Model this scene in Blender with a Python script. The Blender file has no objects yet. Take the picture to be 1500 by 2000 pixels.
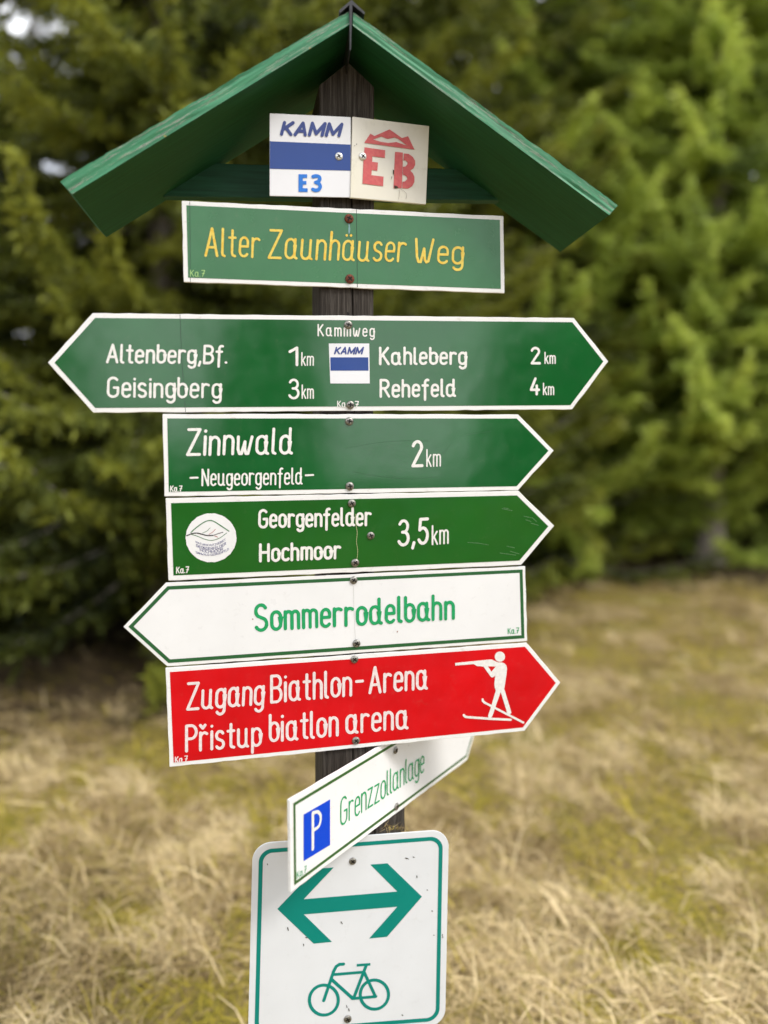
import bpy, bmesh, math, random
import numpy as np
from mathutils import Vector, Matrix, noise
from mathutils.geometry import tessellate_polygon

# ------------------------------------------------------------------ camera, sky, sun, exposure
sc = bpy.context.scene
COL = sc.collection
R = math.radians
FPX = 1500.0                       # focal length in pixels of the 1500 x 2000 photograph
PITCH = math.atan(100 / 1500)      # camera looks slightly down
CAMH = 1.60
cam_d = bpy.data.cameras.new('camera')
cam = bpy.data.objects.new('camera', cam_d)
COL.objects.link(cam)
cam.location = (0, 0, CAMH)
cam.rotation_euler = (math.pi / 2 - PITCH, 0, 0)
cam_d.sensor_fit = 'VERTICAL'
cam_d.sensor_height = 36
cam_d.sensor_width = 27
cam_d.lens = 27
cam_d.clip_start = 0.05
cam_d.clip_end = 2000
cam_d.dof.use_dof = True
cam_d.dof.focus_distance = 1.47
cam_d.dof.aperture_fstop = 0.98
sc.camera = cam

SUN_EL, SUN_AZ = R(46), R(58)      # hazy sun: high, behind the camera and to the right
sun_dir = Vector((math.sin(SUN_AZ) * math.cos(SUN_EL), -math.cos(SUN_AZ) * math.cos(SUN_EL), math.sin(SUN_EL)))
world = bpy.data.worlds.new('World')
sc.world = world
world.use_nodes = True
wn, wl = world.node_tree.nodes, world.node_tree.links
wn.clear()
w_out = wn.new('ShaderNodeOutputWorld')
w_bg = wn.new('ShaderNodeBackground')
w_sky = wn.new('ShaderNodeTexSky')
w_sky.sky_type = 'NISHITA'
w_sky.sun_disc = False
w_sky.sun_elevation = SUN_EL
w_sky.sun_rotation = math.pi - SUN_AZ
w_sky.dust_density = 2.0
w_tc = wn.new('ShaderNodeTexCoord')
w_map = wn.new('ShaderNodeMapping')
w_map.inputs['Scale'].default_value = (1, 1, 1.8)
w_noise = wn.new('ShaderNodeTexNoise')
w_noise.inputs['Scale'].default_value = 2.6
w_noise.inputs['Detail'].default_value = 7
w_noise.inputs['Roughness'].default_value = 0.55
w_ramp = wn.new('ShaderNodeValToRGB')
w_ramp.color_ramp.elements[0].position = 0.34
w_ramp.color_ramp.elements[0].color = (0.25, 0.25, 0.25, 1)
w_ramp.color_ramp.elements[1].position = 0.52
w_mix = wn.new('ShaderNodeMix')
w_mix.data_type = 'RGBA'
w_mix.inputs['B'].default_value = (9.4, 9.5, 9.8, 1)     # bright cloud cover
wl.new(w_tc.outputs['Generated'], w_map.inputs['Vector'])
wl.new(w_map.outputs[0], w_noise.inputs['Vector'])
wl.new(w_noise.outputs[0], w_ramp.inputs[0])
wl.new(w_ramp.outputs[0], w_mix.inputs['Factor'])
wl.new(w_sky.outputs[0], w_mix.inputs['A'])
wl.new(w_mix.outputs['Result'], w_bg.inputs['Color'])
wl.new(w_bg.outputs[0], w_out.inputs['Surface'])
w_bg.inputs['Strength'].default_value = 0.15

sun_d = bpy.data.lights.new('sun', 'SUN')
sun_d.energy = 1.6
sun_d.angle = R(15)
sun_d.color = (1.0, 0.965, 0.91)
sun = bpy.data.objects.new('sun', sun_d)
COL.objects.link(sun)
sun.location = (4, -4, 8)
sun.rotation_euler = sun_dir.to_track_quat('Z', 'Y').to_euler()

vs = sc.view_settings
vs.view_transform = 'Standard'
vs.look = 'None'
vs.gamma = 1
vs.use_curve_mapping = False
vs.exposure = 0.48
sc.cycles.max_bounces = 8
sc.cycles.transparent_max_bounces = 8
sc.cycles.use_denoising = True

rng = np.random.default_rng(11)
random.seed(5)

# ------------------------------------------------------------------ helpers
def ray(u, v):
    dx, dy = (u - 750) / FPX, (1000 - v) / FPX
    return Vector((dx, math.cos(PITCH) + math.sin(PITCH) * dy, -math.sin(PITCH) + math.cos(PITCH) * dy))

EYE = Vector((0, 0, CAMH))

def mesh_from(name, verts, faces):
    me = bpy.data.meshes.new(name)
    me.from_pydata(verts, [], faces)
    me.update()
    return me

def mesh_np(name, V, T):
    me = bpy.data.meshes.new(name)
    me.vertices.add(len(V))
    me.vertices.foreach_set('co', np.asarray(V, np.float32).ravel())
    n = len(T)
    k = T.shape[1]
    me.loops.add(n * k)
    me.loops.foreach_set('vertex_index', np.asarray(T, np.int32).ravel())
    me.polygons.add(n)
    me.polygons.foreach_set('loop_start', np.arange(0, n * k, k, dtype=np.int32))
    me.polygons.foreach_set('loop_total', np.full(n, k, np.int32))
    me.update(calc_edges=True)
    return me

def link(name, me, mat=None, parent=None):
    o = bpy.data.objects.new(name, me)
    COL.objects.link(o)
    if mat is not None:
        me.materials.append(mat)
    if parent is not None:
        o.parent = parent
    return o

def thing(name, label, cat, loc=(0, 0, 0), rz=0, group=None):
    o = bpy.data.objects.new(name, None)
    o.empty_display_size = 0.05
    COL.objects.link(o)
    o.location = loc
    o.rotation_euler = (0, 0, rz)
    tag(o, label, cat, group)
    return o

def tag(o, label, cat, group=None):
    o['label'] = label
    o['category'] = cat
    if group:
        o['group'] = group

# ------------------------------------------------------------------ materials
class NB:
    """small node builder round one Principled material"""
    def __init__(self, name, rough=0.6, spec=0.5):
        self.m = bpy.data.materials.new(name)
        self.m.use_nodes = True
        self.n, self.l = self.m.node_tree.nodes, self.m.node_tree.links
        self.p = self.n['Principled BSDF']
        self.p.inputs['Roughness'].default_value = rough
        self.p.inputs['Specular IOR Level'].default_value = spec
        self.tc = self.n.new('ShaderNodeTexCoord')
    def coords(self, scale=(1, 1, 1), out='Object'):
        mp = self.n.new('ShaderNodeMapping')
        mp.inputs['Scale'].default_value = scale
        self.l.new(self.tc.outputs[out], mp.inputs['Vector'])
        return mp.outputs[0]
    def noise(self, scale, detail=4, vec=None, rough=0.55, dist=0.0):
        t = self.n.new('ShaderNodeTexNoise')
        t.inputs['Scale'].default_value = scale
        t.inputs['Detail'].default_value = detail
        t.inputs['Roughness'].default_value = rough
        t.inputs['Distortion'].default_value = dist
        self.l.new(vec if vec is not None else self.tc.outputs['Object'], t.inputs['Vector'])
        return t.outputs[0]
    def ramp(self, fac, stops):
        r = self.n.new('ShaderNodeValToRGB')
        e = r.color_ramp.elements
        while len(e) < len(stops):
            e.new(0.5)
        for i, (p, c) in enumerate(stops):
            e[i].position = p
            e[i].color = (*c, 1) if len(c) == 3 else c
        self.l.new(fac, r.inputs[0])
        return r.outputs[0]
    def grey(self, fac, a, b, lo=0.0, hi=1.0):
        r = self.n.new('ShaderNodeMapRange')
        r.inputs[1].default_value, r.inputs[2].default_value = lo, hi
        r.inputs[3].default_value, r.inputs[4].default_value = a, b
        self.l.new(fac, r.inputs[0])
        return r.outputs[0]
    def mix(self, fac, a, b, mode='MIX'):
        x = self.n.new('ShaderNodeMix')
        x.data_type = 'RGBA'
        x.blend_type = mode
        for s, val in (('Factor', fac), ('A', a), ('B', b)):
            if hasattr(val, 'is_output'):
                self.l.new(val, x.inputs[s] if s == 'Factor' else x.inputs[s])
            elif s == 'Factor':
                x.inputs[0].default_value = val
            else:
                x.inputs[s].default_value = (*val, 1)
        return x.outputs['Result']
    def attr(self, name):
        a = self.n.new('ShaderNodeAttribute')
        a.attribute_name = name
        return a.outputs['Fac']
    def color(self, c):
        if hasattr(c, 'is_output'):
            self.l.new(c, self.p.inputs['Base Color'])
        else:
            self.p.inputs['Base Color'].default_value = (*c, 1)
        return self
    def rough(self, r):
        self.l.new(r, self.p.inputs['Roughness'])
        return self
    def bump(self, h, strength=0.2, dist=0.001, prev=None):
        b = self.n.new('ShaderNodeBump')
        b.inputs['Strength'].default_value = strength
        b.inputs['Distance'].default_value = dist
        self.l.new(h, b.inputs['Height'])
        if prev is not None:
            self.l.new(prev, b.inputs['Normal'])
        self.l.new(b.outputs[0], self.p.inputs['Normal'])
        return b.outputs[0]

def paint(name, col, rough=0.27, var=0.12, warp=0.25, dirt=0.0, fade=None, spec=0.5):
    k = NB(name, rough, spec)
    big = k.noise(7, 5)
    c = k.mix(k.grey(big, 0, 1, 0.35, 0.7), tuple(x * (1 - var) for x in col), tuple(min(1, x * (1 + var)) for x in col))
    if fade:
        c = k.mix(k.grey(k.noise(5, 3), 0, 0.7, 0.45, 0.75), c, fade)
    if dirt:
        d = k.noise(42, 8, rough=0.7)
        c = k.mix(k.grey(d, 0, dirt, 0.57, 0.74), c, (0.22, 0.19, 0.14))
        sp = k.noise(260, 2)
        c = k.mix(k.grey(sp, 0, dirt, 0.72, 0.78), c, (0.10, 0.085, 0.06))
    k.color(c)
    k.rough(k.grey(k.noise(30, 4), rough * 0.75, rough * 1.35, 0.3, 0.7))
    if rough < 0.2 and spec >= 0.5:
        k.p.inputs['Coat Weight'].default_value = 0.5
        k.p.inputs['Coat Roughness'].default_value = 0.07
    n1 = k.bump(k.noise(9, 2), warp, 0.004)
    k.bump(k.noise(420, 2), 0.06, 0.0006, n1)
    return k.m

def letter_paint(name, col, edge=None):
    k = NB(name, 0.45, 0.4)
    c = col
    v = k.noise(160, 4)
    c = k.mix(k.grey(v, 0, 1, 0.35, 0.68), tuple(x * 0.86 for x in col), col)
    if edge:
        c = k.mix(k.grey(k.noise(120, 3), 0, 1, 0.47, 0.62), c, edge)
    k.color(c)
    k.bump(k.noise(500, 3), 0.25, 0.0008)
    return k.m

def worn_white(name, col=(0.81, 0.81, 0.80), amount=0.55):
    k = NB(name, 0.5, 0.4)
    vec = k.coords((1, 1, 3.5))
    d = k.noise(38, 9, vec, 0.72)
    c = k.mix(k.grey(d, 0, amount, 0.56, 0.72), col, (0.42, 0.38, 0.30))
    d2 = k.noise(110, 5, k.coords((0.35, 1, 4)), 0.7)
    c = k.mix(k.grey(d2, 0, amount, 0.66, 0.74), c, (0.16, 0.14, 0.11))
    k.color(c)
    k.bump(d, 0.3, 0.001)
    return k.m

def green_wood(name, col, dark, weather):
    k = NB(name, 0.55, 0.4)
    ga = k.n.new('ShaderNodeAttribute'); ga.attribute_name = 'grain'
    def along_grain(sc_):
        mp = k.n.new('ShaderNodeMapping'); mp.inputs['Scale'].default_value = sc_
        k.l.new(ga.outputs['Vector'] if 'brace' not in name else k.tc.outputs['Object'], mp.inputs['Vector'])
        return mp.outputs[0]
    along = along_grain((1.2, 26, 26))
    g = k.noise(5, 8, along, 0.65)
    c = k.mix(k.grey(g, 0, 1, 0.35, 0.65), dark, col)
    if weather:
        g2 = k.noise(11, 8, along_grain((0.8, 17, 20)), 0.75)
        c = k.mix(k.grey(g2, 0, weather, 0.54, 0.58), c, (0.33, 0.36, 0.29))
        c = k.mix(k.grey(g2, 0, weather, 0.585, 0.61), c, (0.018, 0.028, 0.02))
        li = k.noise(26, 4)
        c = k.mix(k.grey(li, 0, 1, 0.67, 0.70), c, (0.55, 0.34, 0.04))
    k.color(c)
    k.bump(g, 0.35, 0.0015)
    return k.m

M = {}
M['board'] = worn_white('white_board')
M['board_clean'] = worn_white('white_board_clean', (0.82, 0.82, 0.80), 0.2)
M['field_pale'] = paint('pale_green_paint', (0.038, 0.165, 0.062), 0.22, 0.10, 0.2, 0.12)  # sky reflection lightened into the base green
M['field_green'] = paint('green_paint', (0.008, 0.105, 0.022), 0.13, 0.10, 0.30, 0.06)
M['field_grass'] = paint('grass_green_paint', (0.004, 0.105, 0.009), 0.20, 0.12, 0.3, 0.06, (0.014, 0.112, 0.011))
M['field_red'] = paint('red_paint', (0.60, 0.001, 0.005), 0.45, 0.10, 0.15, 0.10, None, 0.25)
M['field_white'] = paint('white_paint', (0.80, 0.805, 0.81), 0.34, 0.03, 0.15, 0.10)
M['stripe'] = letter_paint('dark_green_stripe', (0.018, 0.115, 0.032))
M['stripe_olive'] = letter_paint('olive_green_stripe', (0.035, 0.125, 0.022))
M['white_letter'] = letter_paint('white_lettering', (0.84, 0.83, 0.79))
M['pink_letter'] = letter_paint('white_lettering_on_red', (0.84, 0.72, 0.71))
M['yellow_letter'] = letter_paint('yellow_lettering', (0.82, 0.63, 0.11), (0.74, 0.47, 0.04))
M['pale_letter'] = letter_paint('pale_green_lettering', (0.36, 0.60, 0.22))
M['green_letter'] = letter_paint('green_lettering', (0.008, 0.36, 0.125), (0.010, 0.30, 0.09))
M['teal'] = paint('teal_film', (0.0, 0.225, 0.180), 0.5, 0.05, 0.05, 0.0, None, 0.25)
M['reflective'] = paint('reflective_sheet', (0.73, 0.755, 0.78), 0.42, 0.03, 0.1, 0.10)
M['blue_film'] = paint('blue_film', (0.010, 0.050, 0.25), 0.15, 0.05, 0.5, 0.0, None, 0.4)
M['blue_letter'] = letter_paint('blue_lettering', (0.040, 0.068, 0.26))
M['bright_blue'] = letter_paint('bright_blue_lettering', (0.02, 0.20, 0.72))
M['p_blue'] = paint('parking_blue', (0.0, 0.055, 0.58), 0.5, 0.04, 0.1, 0.0, None, 0.2)
M['plate_white'] = paint('glossy_white_plate', (0.76, 0.765, 0.79), 0.15, 0.03, 0.6, 0.05)
M['plate_cream'] = paint('cream_plate', (0.74, 0.71, 0.63), 0.5, 0.06, 0.1, 0.25, (0.73, 0.70, 0.52))
M['red_stencil'] = letter_paint('faded_red_stencil', (0.62, 0.095, 0.10), (0.60, 0.12, 0.11))
M['ink'] = letter_paint('dark_ink', (0.035, 0.035, 0.04))
M['violet_ink'] = letter_paint('violet_ink', (0.09, 0.085, 0.26))
M['leaf_ink'] = letter_paint('green_grey_ink', (0.045, 0.19, 0.065))
M['red_ink'] = letter_paint('dusty_red_ink', (0.45, 0.13, 0.12))
k = NB('scratch_grey', 0.6, 0.3); k.color((0.10, 0.22, 0.10)); M['scratch'] = k.m
k = NB('seam_line', 0.6, 0.3); k.color((0.02, 0.05, 0.03)); M['seam'] = k.m
k = NB('flake_dark', 0.8, 0.2); k.color((0.06, 0.05, 0.035)); M['flake'] = k.m

k = NB('zinc_screw', 0.42, 0.5)
k.p.inputs['Metallic'].default_value = 0.8
k.color(k.mix(k.grey(k.noise(240, 4), 0, 1, 0.4, 0.65), (0.34, 0.33, 0.30), (0.13, 0.12, 0.10)))
k.bump(k.noise(500, 2), 0.2, 0.0005)
M['zinc'] = k.m
k = NB('bright_screw', 0.3, 0.5)
k.p.inputs['Metallic'].default_value = 0.5
k.color((0.78, 0.78, 0.76))
M['bright'] = k.m
k = NB('rusty_screw', 0.75, 0.3)
k.color(k.mix(k.grey(k.noise(300, 4), 0, 1, 0.4, 0.65), (0.20, 0.055, 0.025), (0.07, 0.025, 0.018)))
k.bump(k.noise(500, 3), 0.5, 0.001)
M['rust'] = k.m
k = NB('screw_recess', 0.7, 0.2); k.color((0.012, 0.011, 0.010)); M['recess'] = k.m

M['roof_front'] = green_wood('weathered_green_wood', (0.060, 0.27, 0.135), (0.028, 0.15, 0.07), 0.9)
M['roof_under'] = green_wood('shaded_green_wood', (0.014, 0.118, 0.043), (0.009, 0.084, 0.030), 0.0)  # underside green darkened, shade put into the colour
M['brace'] = green_wood('brace_green_wood', (0.022, 0.125, 0.070), (0.010, 0.065, 0.036), 0.0)
k = NB('ridge_felt', 0.5, 0.5); k.color(k.mix(k.noise(90, 4), (0.012, 0.012, 0.014), (0.035, 0.035, 0.038))); k.bump(k.noise(200, 3), 0.4, 0.001)
M['ridge'] = k.m

k = NB('weathered_post_wood', 0.85, 0.25)
fib = k.noise(6, 9, k.coords((28, 28, 0.9)), 0.7, 0.3)
fine = k.noise(20, 5, k.coords((40, 40, 1.2)), 0.7)
c = k.ramp(fib, [(0.30, (0.012, 0.010, 0.008)), (0.48, (0.040, 0.033, 0.027)), (0.62, (0.088, 0.077, 0.066)), (0.78, (0.21, 0.19, 0.165))])
c = k.mix(k.grey(fine, 0, 0.85, 0.52, 0.66), c, (0.018, 0.014, 0.012))
k.color(c)
n1 = k.bump(fib, 0.7, 0.004)
k.bump(fine, 0.5, 0.002, n1)
M['post'] = k.m

k = NB('spruce_bark', 0.9, 0.2)
bk = k.noise(9, 7, k.coords((3, 3, 0.8)), 0.7)
k.color(k.ramp(bk, [(0.3, (0.05, 0.036, 0.026)), (0.50, (0.30, 0.26, 0.22)), (0.70, (0.52, 0.48, 0.43))]))
k.bump(bk, 0.8, 0.02)
M['bark'] = k.m
k = NB('dead_twig', 0.9, 0.2)
k.color(k.mix(k.noise(5, 3), (0.06, 0.042, 0.028), (0.15, 0.11, 0.075)))
M['twig'] = k.m

def foliage(name, dark, mid, tip):
    k = NB(name, 0.55, 0.35)
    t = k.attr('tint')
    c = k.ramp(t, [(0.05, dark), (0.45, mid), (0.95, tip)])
    k.color(c)
    tr = k.n.new('ShaderNodeBsdfTranslucent')
    k.l.new(c, tr.inputs['Color'])
    mx = k.n.new('ShaderNodeMixShader')
    mx.inputs[0].default_value = 0.38
    k.l.new(k.p.outputs[0], mx.inputs[1])
    k.l.new(tr.outputs[0], mx.inputs[2])
    k.l.new(mx.outputs[0], k.n['Material Output'].inputs['Surface'])
    return k.m

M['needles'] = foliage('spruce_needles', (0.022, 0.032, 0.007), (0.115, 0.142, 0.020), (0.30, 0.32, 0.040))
M['needles_sunlit'] = foliage('sunlit_spruce_needles', (0.150, 0.205, 0.045), (0.40, 0.50, 0.085), (0.64, 0.72, 0.150))  # sunlit copy: sunlight on the foliage is put into the colour
M['needles_far'] = foliage('shaded_spruce_needles', (0.018, 0.030, 0.007), (0.045, 0.066, 0.012), (0.10, 0.125, 0.02))  # darker copy: shade of the deep wood is put into the colour

k = NB('dry_grass_blades', 0.7, 0.25)
t = k.attr('tint')
k.color(k.ramp(t, [(0.0, (0.19, 0.175, 0.016)), (0.24, (0.47, 0.37, 0.042)), (0.34, (0.22, 0.15, 0.070)), (0.6, (0.53, 0.40, 0.19)), (1.0, (0.76, 0.61, 0.35))]))
M['grass'] = k.m
k = NB('meadow_soil', 0.9, 0.15)
g1 = k.noise(1.3, 5, rough=0.6)
g2 = k.noise(24, 6, k.coords((1, 0.5, 1)), 0.7)
c = k.ramp(g2, [(0.3, (0.10, 0.072, 0.034)), (0.52, (0.26, 0.185, 0.085)), (0.75, (0.42, 0.31, 0.15))])
c = k.mix(k.grey(g1, 0, 0.7, 0.50, 0.64), c, (0.17, 0.155, 0.024))
c = k.mix(k.attr('litter_shade'), c, (0.040, 0.027, 0.016))  # brown fallen needles, with bough shade painted in
k.color(c)
k.bump(g2, 0.8, 0.03)
M['ground'] = k.m

# ------------------------------------------------------------------ flat painted shapes on a sign plane
def arc(cx, cy, rx, ry, a0, a1, n=9):
    return [(cx + rx * math.cos(R(a0 + (a1 - a0) * i / n)), cy + ry * math.sin(R(a0 + (a1 - a0) * i / n))) for i in range(n + 1)]

def bowl():
    return arc(.18, .49, .18, .21, 0, 180) + arc(.18, .21, .18, .21, 180, 350) + [(.36, .21), (.36, .49)]

def s_curve(k=1.0, w=1.0):
    p = arc(.16, .53, .15, .17, 30, 235, 12) + arc(.16, .17, .16, .17, 55, -150, 12)
    return [(x * w, y * k) for x, y in p]

TAIL = [(.36, .10), (.385, .03), (.45, .0)]
G = {
 'a': [bowl(), [(.36, .7)] + TAIL],
 'ä': [bowl(), [(.36, .7)] + TAIL, [(.09, .90), (.095, .91)], [(.27, .90), (.275, .91)]],
 'b': [[(0, 1), (0, .2)], bowl()],
 'c': [arc(.18, .50, .17, .20, 40, 180) + arc(.18, .20, .18, .20, 180, 320)],
 'd': [bowl(), [(.36, 1)] + TAIL],
 'e': [[(.02, .37), (.34, .37)], [(.34, .37)] + arc(.18, .50, .165, .20, 0, 180) + arc(.18, .20, .175, .20, 180, 325)],
 'f': [arc(.25, .84, .12, .16, 65, 180) + [(.13, -.22)], [(0, .66), (.27, .66)]],
 'g': [bowl(), [(.36, .7), (.36, -.08)] + arc(.19, -.10, .17, .18, 0, -150)],
 'h': [[(0, 1), (0, 0)], [(0, .42)] + arc(.17, .50, .17, .20, 175, 0) + [(.34, 0)]],
 'i': [[(0, .7), (0, 0)], [(0, .92), (.004, .93)]],
 'k': [[(0, 1), (0, 0)], [(.30, .68), (0, .28)], [(.10, .40), (.32, 0)]],
 'l': [[(0, 1), (0, .10), (.03, .03), (.10, 0)]],
 'm': [[(0, .7), (0, 0)], [(0, .45)] + arc(.135, .54, .135, .16, 175, 0) + [(.27, 0)], [(.27, .45)] + arc(.405, .54, .135, .16, 175, 0) + [(.54, 0)]],
 'n': [[(0, .7), (0, 0)], [(0, .42)] + arc(.17, .50, .17, .20, 175, 0) + [(.34, 0)]],
 'o': [bowl()],
 'p': [[(0, .7), (0, -.28)], bowl()],
 'r': [[(0, .7), (0, 0)], [(0, .40)] + arc(.17, .50, .17, .19, 175, 50)],
 'ř': [[(0, .7), (0, 0)], [(0, .40)] + arc(.17, .50, .17, .19, 175, 50), [(.0, 1.0), (.10, .88), (.20, 1.0)]],
 's': [s_curve()],
 't': [[(.12, .95), (.12, .12), (.15, .03), (.25, 0)], [(-.01, .68), (.25, .68)]],
 'u': [[(0, .7)] + arc(.17, .18, .17, .18, 180, 350), [(.34, .7), (.34, .10), (.37, .02), (.42, 0)]],
 'w': [[(0, .7), (.01, .2), (.07, .02), (.15, .02), (.27, .5)], [(.27, .5), (.27, .2), (.33, .02), (.41, .02), (.54, .7)]],
 'z': [[(0, .7), (.34, .7), (0, 0), (.36, 0)]],
 'A': [[(0, 0), (.24, 1), (.48, 0)], [(.08, .31), (.40, .31)]],
 'B': [[(0, 0), (0, 1)], [(0, 1), (.22, 1)] + arc(.22, .77, .19, .23, 85, -90) + [(0, .54)], [(.22, .54)] + arc(.22, .27, .22, .27, 85, -90) + [(0, 0)]],
 'C': [arc(.22, .76, .21, .24, 35, 180) + arc(.22, .24, .22, .24, 180, 325)],
 'D': [[(0, 0), (0, 1)], [(0, 1), (.18, 1)] + arc(.18, .72, .26, .28, 85, 0) + arc(.18, .28, .26, .28, 0, -90) + [(0, 0)]],
 'E': [[(.38, 1), (0, 1)], [(0, 1), (0, 0)], [(0, 0), (.40, 0)], [(0, .52), (.33, .52)]],
 'F': [[(.38, 1), (0, 1)], [(0, 1), (0, 0)], [(0, .52), (.33, .52)]],
 'G': [arc(.22, .76, .21, .24, 35, 180) + arc(.22, .24, .22, .24, 180, 355) + [(.44, .48)], [(.44, .48), (.26, .48)]],
 'H': [[(0, 0), (0, 1)], [(.44, 0), (.44, 1)], [(0, .52), (.44, .52)]],
 'I': [[(0, 0), (0, 1)]],
 'K': [[(0, 0), (0, 1)], [(.40, 1), (.0, .40)], [(.12, .58), (.44, 0)]],
 'L': [[(0, 1), (0, 0)], [(0, 0), (.36, 0)]],
 'M': [[(0, 0), (0, 1)], [(0, 1), (.30, .12)], [(.30, .12), (.60, 1)], [(.60, 1), (.60, 0)]],
 'N': [[(0, 0), (0, 1)], [(0, 1), (.42, 0)], [(.42, 0), (.42, 1)]],
 'O': [arc(.23, .74, .23, .26, 0, 180) + arc(.23, .26, .23, .26, 180, 350) + [(.46, .26), (.46, .74)]],
 'P': [[(0, 0), (0, 1)], [(0, 1), (.20, 1)] + arc(.20, .74, .22, .26, 85, -90) + [(0, .48)]],
 'R': [[(0, 0), (0, 1)], [(0, 1), (.20, 1)] + arc(.20, .75, .21, .25, 85, -90) + [(0, .50)], [(.18, .50), (.44, 0)]],
 'S': [s_curve(1.43, 1.38)],
 'T': [[(0, 1), (.44, 1)], [(.22, 1), (.22, 0)]],
 'U': [[(0, 1)] + arc(.21, .22, .21, .22, 180, 360) + [(.42, 1)]],
 'W': [[(0, 1), (.05, .25), (.11, .03), (.19, .03), (.30, .60)], [(.30, .60), (.34, .12), (.40, .02), (.47, .06), (.62, 1)]],
 'Z': [[(0, 1), (.44, 1), (0, 0), (.46, 0)]],
 '1': [[(0, .76), (.18, 1)], [(.18, 1), (.18, 0)]],
 '2': [arc(.19, .77, .19, .23, 165, -25, 10) + [(0, 0)], [(0, 0), (.42, 0)]],
 '3': [arc(.19, .76, .18, .24, 155, -80, 10) + [(.15, .53)], [(.15, .53)] + arc(.19, .27, .21, .27, 82, -155, 11)],
 '4': [[(.24, 1), (0, .28), (.42, .28)], [(.31, .55), (.31, 0)]],
 '5': [[(.38, 1), (.08, 1)], [(.08, 1), (.05, .56)], [(.05, .56)] + arc(.19, .32, .20, .32, 110, -150, 11)],
 '7': [[(0, 1), (.40, 1), (.13, 0)], [(.08, .50), (.38, .50)]],
 '.': [[(0, .02), (.012, .02)]],
 ',': [[(.06, .06), (.0, -.16)]],
 '-': [[(0, .42), (.30, .42)]],
}
WIDE = {'i', 'l', 'I', '.', ',', '1'}

def split_corners(pts, closed, lim=50):
    if closed:
        return [pts]
    out, cur = [], [pts[0]]
    for i in range(1, len(pts) - 1):
        cur.append(pts[i])
        a = (pts[i][0] - pts[i - 1][0], pts[i][1] - pts[i - 1][1])
        b = (pts[i + 1][0] - pts[i][0], pts[i + 1][1] - pts[i][1])
        d = math.degrees(abs(math.atan2(a[0] * b[1] - a[1] * b[0], a[0] * b[0] + a[1] * b[1])))
        if d > lim:
            out.append(cur)
            cur = [pts[i]]
    cur.append(pts[-1])
    out.append(cur)
    return out

def ribbon(pts, w, closed=False, cap=True, wob=0.0):
    """2-D polyline -> (verts, faces) of a brush stroke of width w"""
    P = [Vector(p) for p in pts]
    Q = [P[0]]
    for p in P[1:]:
        if (p - Q[-1]).length > w * 0.02:
            Q.append(p)
    if len(Q) < 2:
        Q = [P[0], P[0] + Vector((w * 0.02, 0))]
    if not closed and wob > 0:                       # subdivide long straights so that the brush can waver
        S = [Q[0]]
        for p in Q[1:]:
            n = max(1, int((p - S[-1]).length / (w * 1.3)))
            a = S[-1].copy()
            for i in range(1, n + 1):
                S.append(a.lerp(p, i / n))
        Q = S
    n = len(Q)
    V, F = [], []
    ph = random.random() * 10
    for i in range(n):
        if closed:
            a, b = Q[i - 1], Q[(i + 1) % n]
            t0, t1 = (Q[i] - a).normalized(), (b - Q[i]).normalized()
        else:
            t0 = (Q[i] - Q[i - 1]).normalized() if i > 0 else (Q[1] - Q[0]).normalized()
            t1 = (Q[i + 1] - Q[i]).normalized() if i < n - 1 else (Q[-1] - Q[-2]).normalized()
        t = (t0 + t1)
        t = t.normalized() if t.length > 1e-6 else t1
        nn = Vector((-t.y, t.x))
        c = max(0.6, abs(nn.dot(Vector((-t1.y, t1.x)))))
        h = w / 2 / c * (1 + wob * math.sin(ph + i * 1.7) + wob * (random.random() - .5))
        V += [tuple(Q[i] + nn * h), tuple(Q[i] - nn * h)]
    m = n if closed else n - 1
    for i in range(m):
        j = (i + 1) % n
        F.append((2 * i, 2 * i + 1, 2 * j + 1, 2 * j))
    if cap and not closed:
        for end, d in ((0, Q[0] - Q[1]), (n - 1, Q[-1] - Q[-2])):
            d = d.normalized()
            c0 = Q[end]
            a0 = math.atan2(d.y, d.x)
            l, r_ = (2 * end + 1, 2 * end) if end == 0 else (2 * end, 2 * end + 1)
            pl, pr = Vector(V[l]), Vector(V[r_])
            hw = (pl - pr).length / 2
            idx = []
            for j in range(1, 6):
                ang = a0 + math.pi / 2 - math.pi * j / 6
                idx.append(len(V))
                V.append((c0.x + hw * math.cos(ang), c0.y + hw * math.sin(ang)))
            # order: from +90 deg side to -90 deg side
            s0 = Vector((c0.x + hw * math.cos(a0 + math.pi / 2), c0.y + hw * math.sin(a0 + math.pi / 2)))
            first, last = (l, r_) if (pl - s0).length < (pr - s0).length else (r_, l)
            F.append(tuple([first] + idx + [last]))
    return V, F

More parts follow.
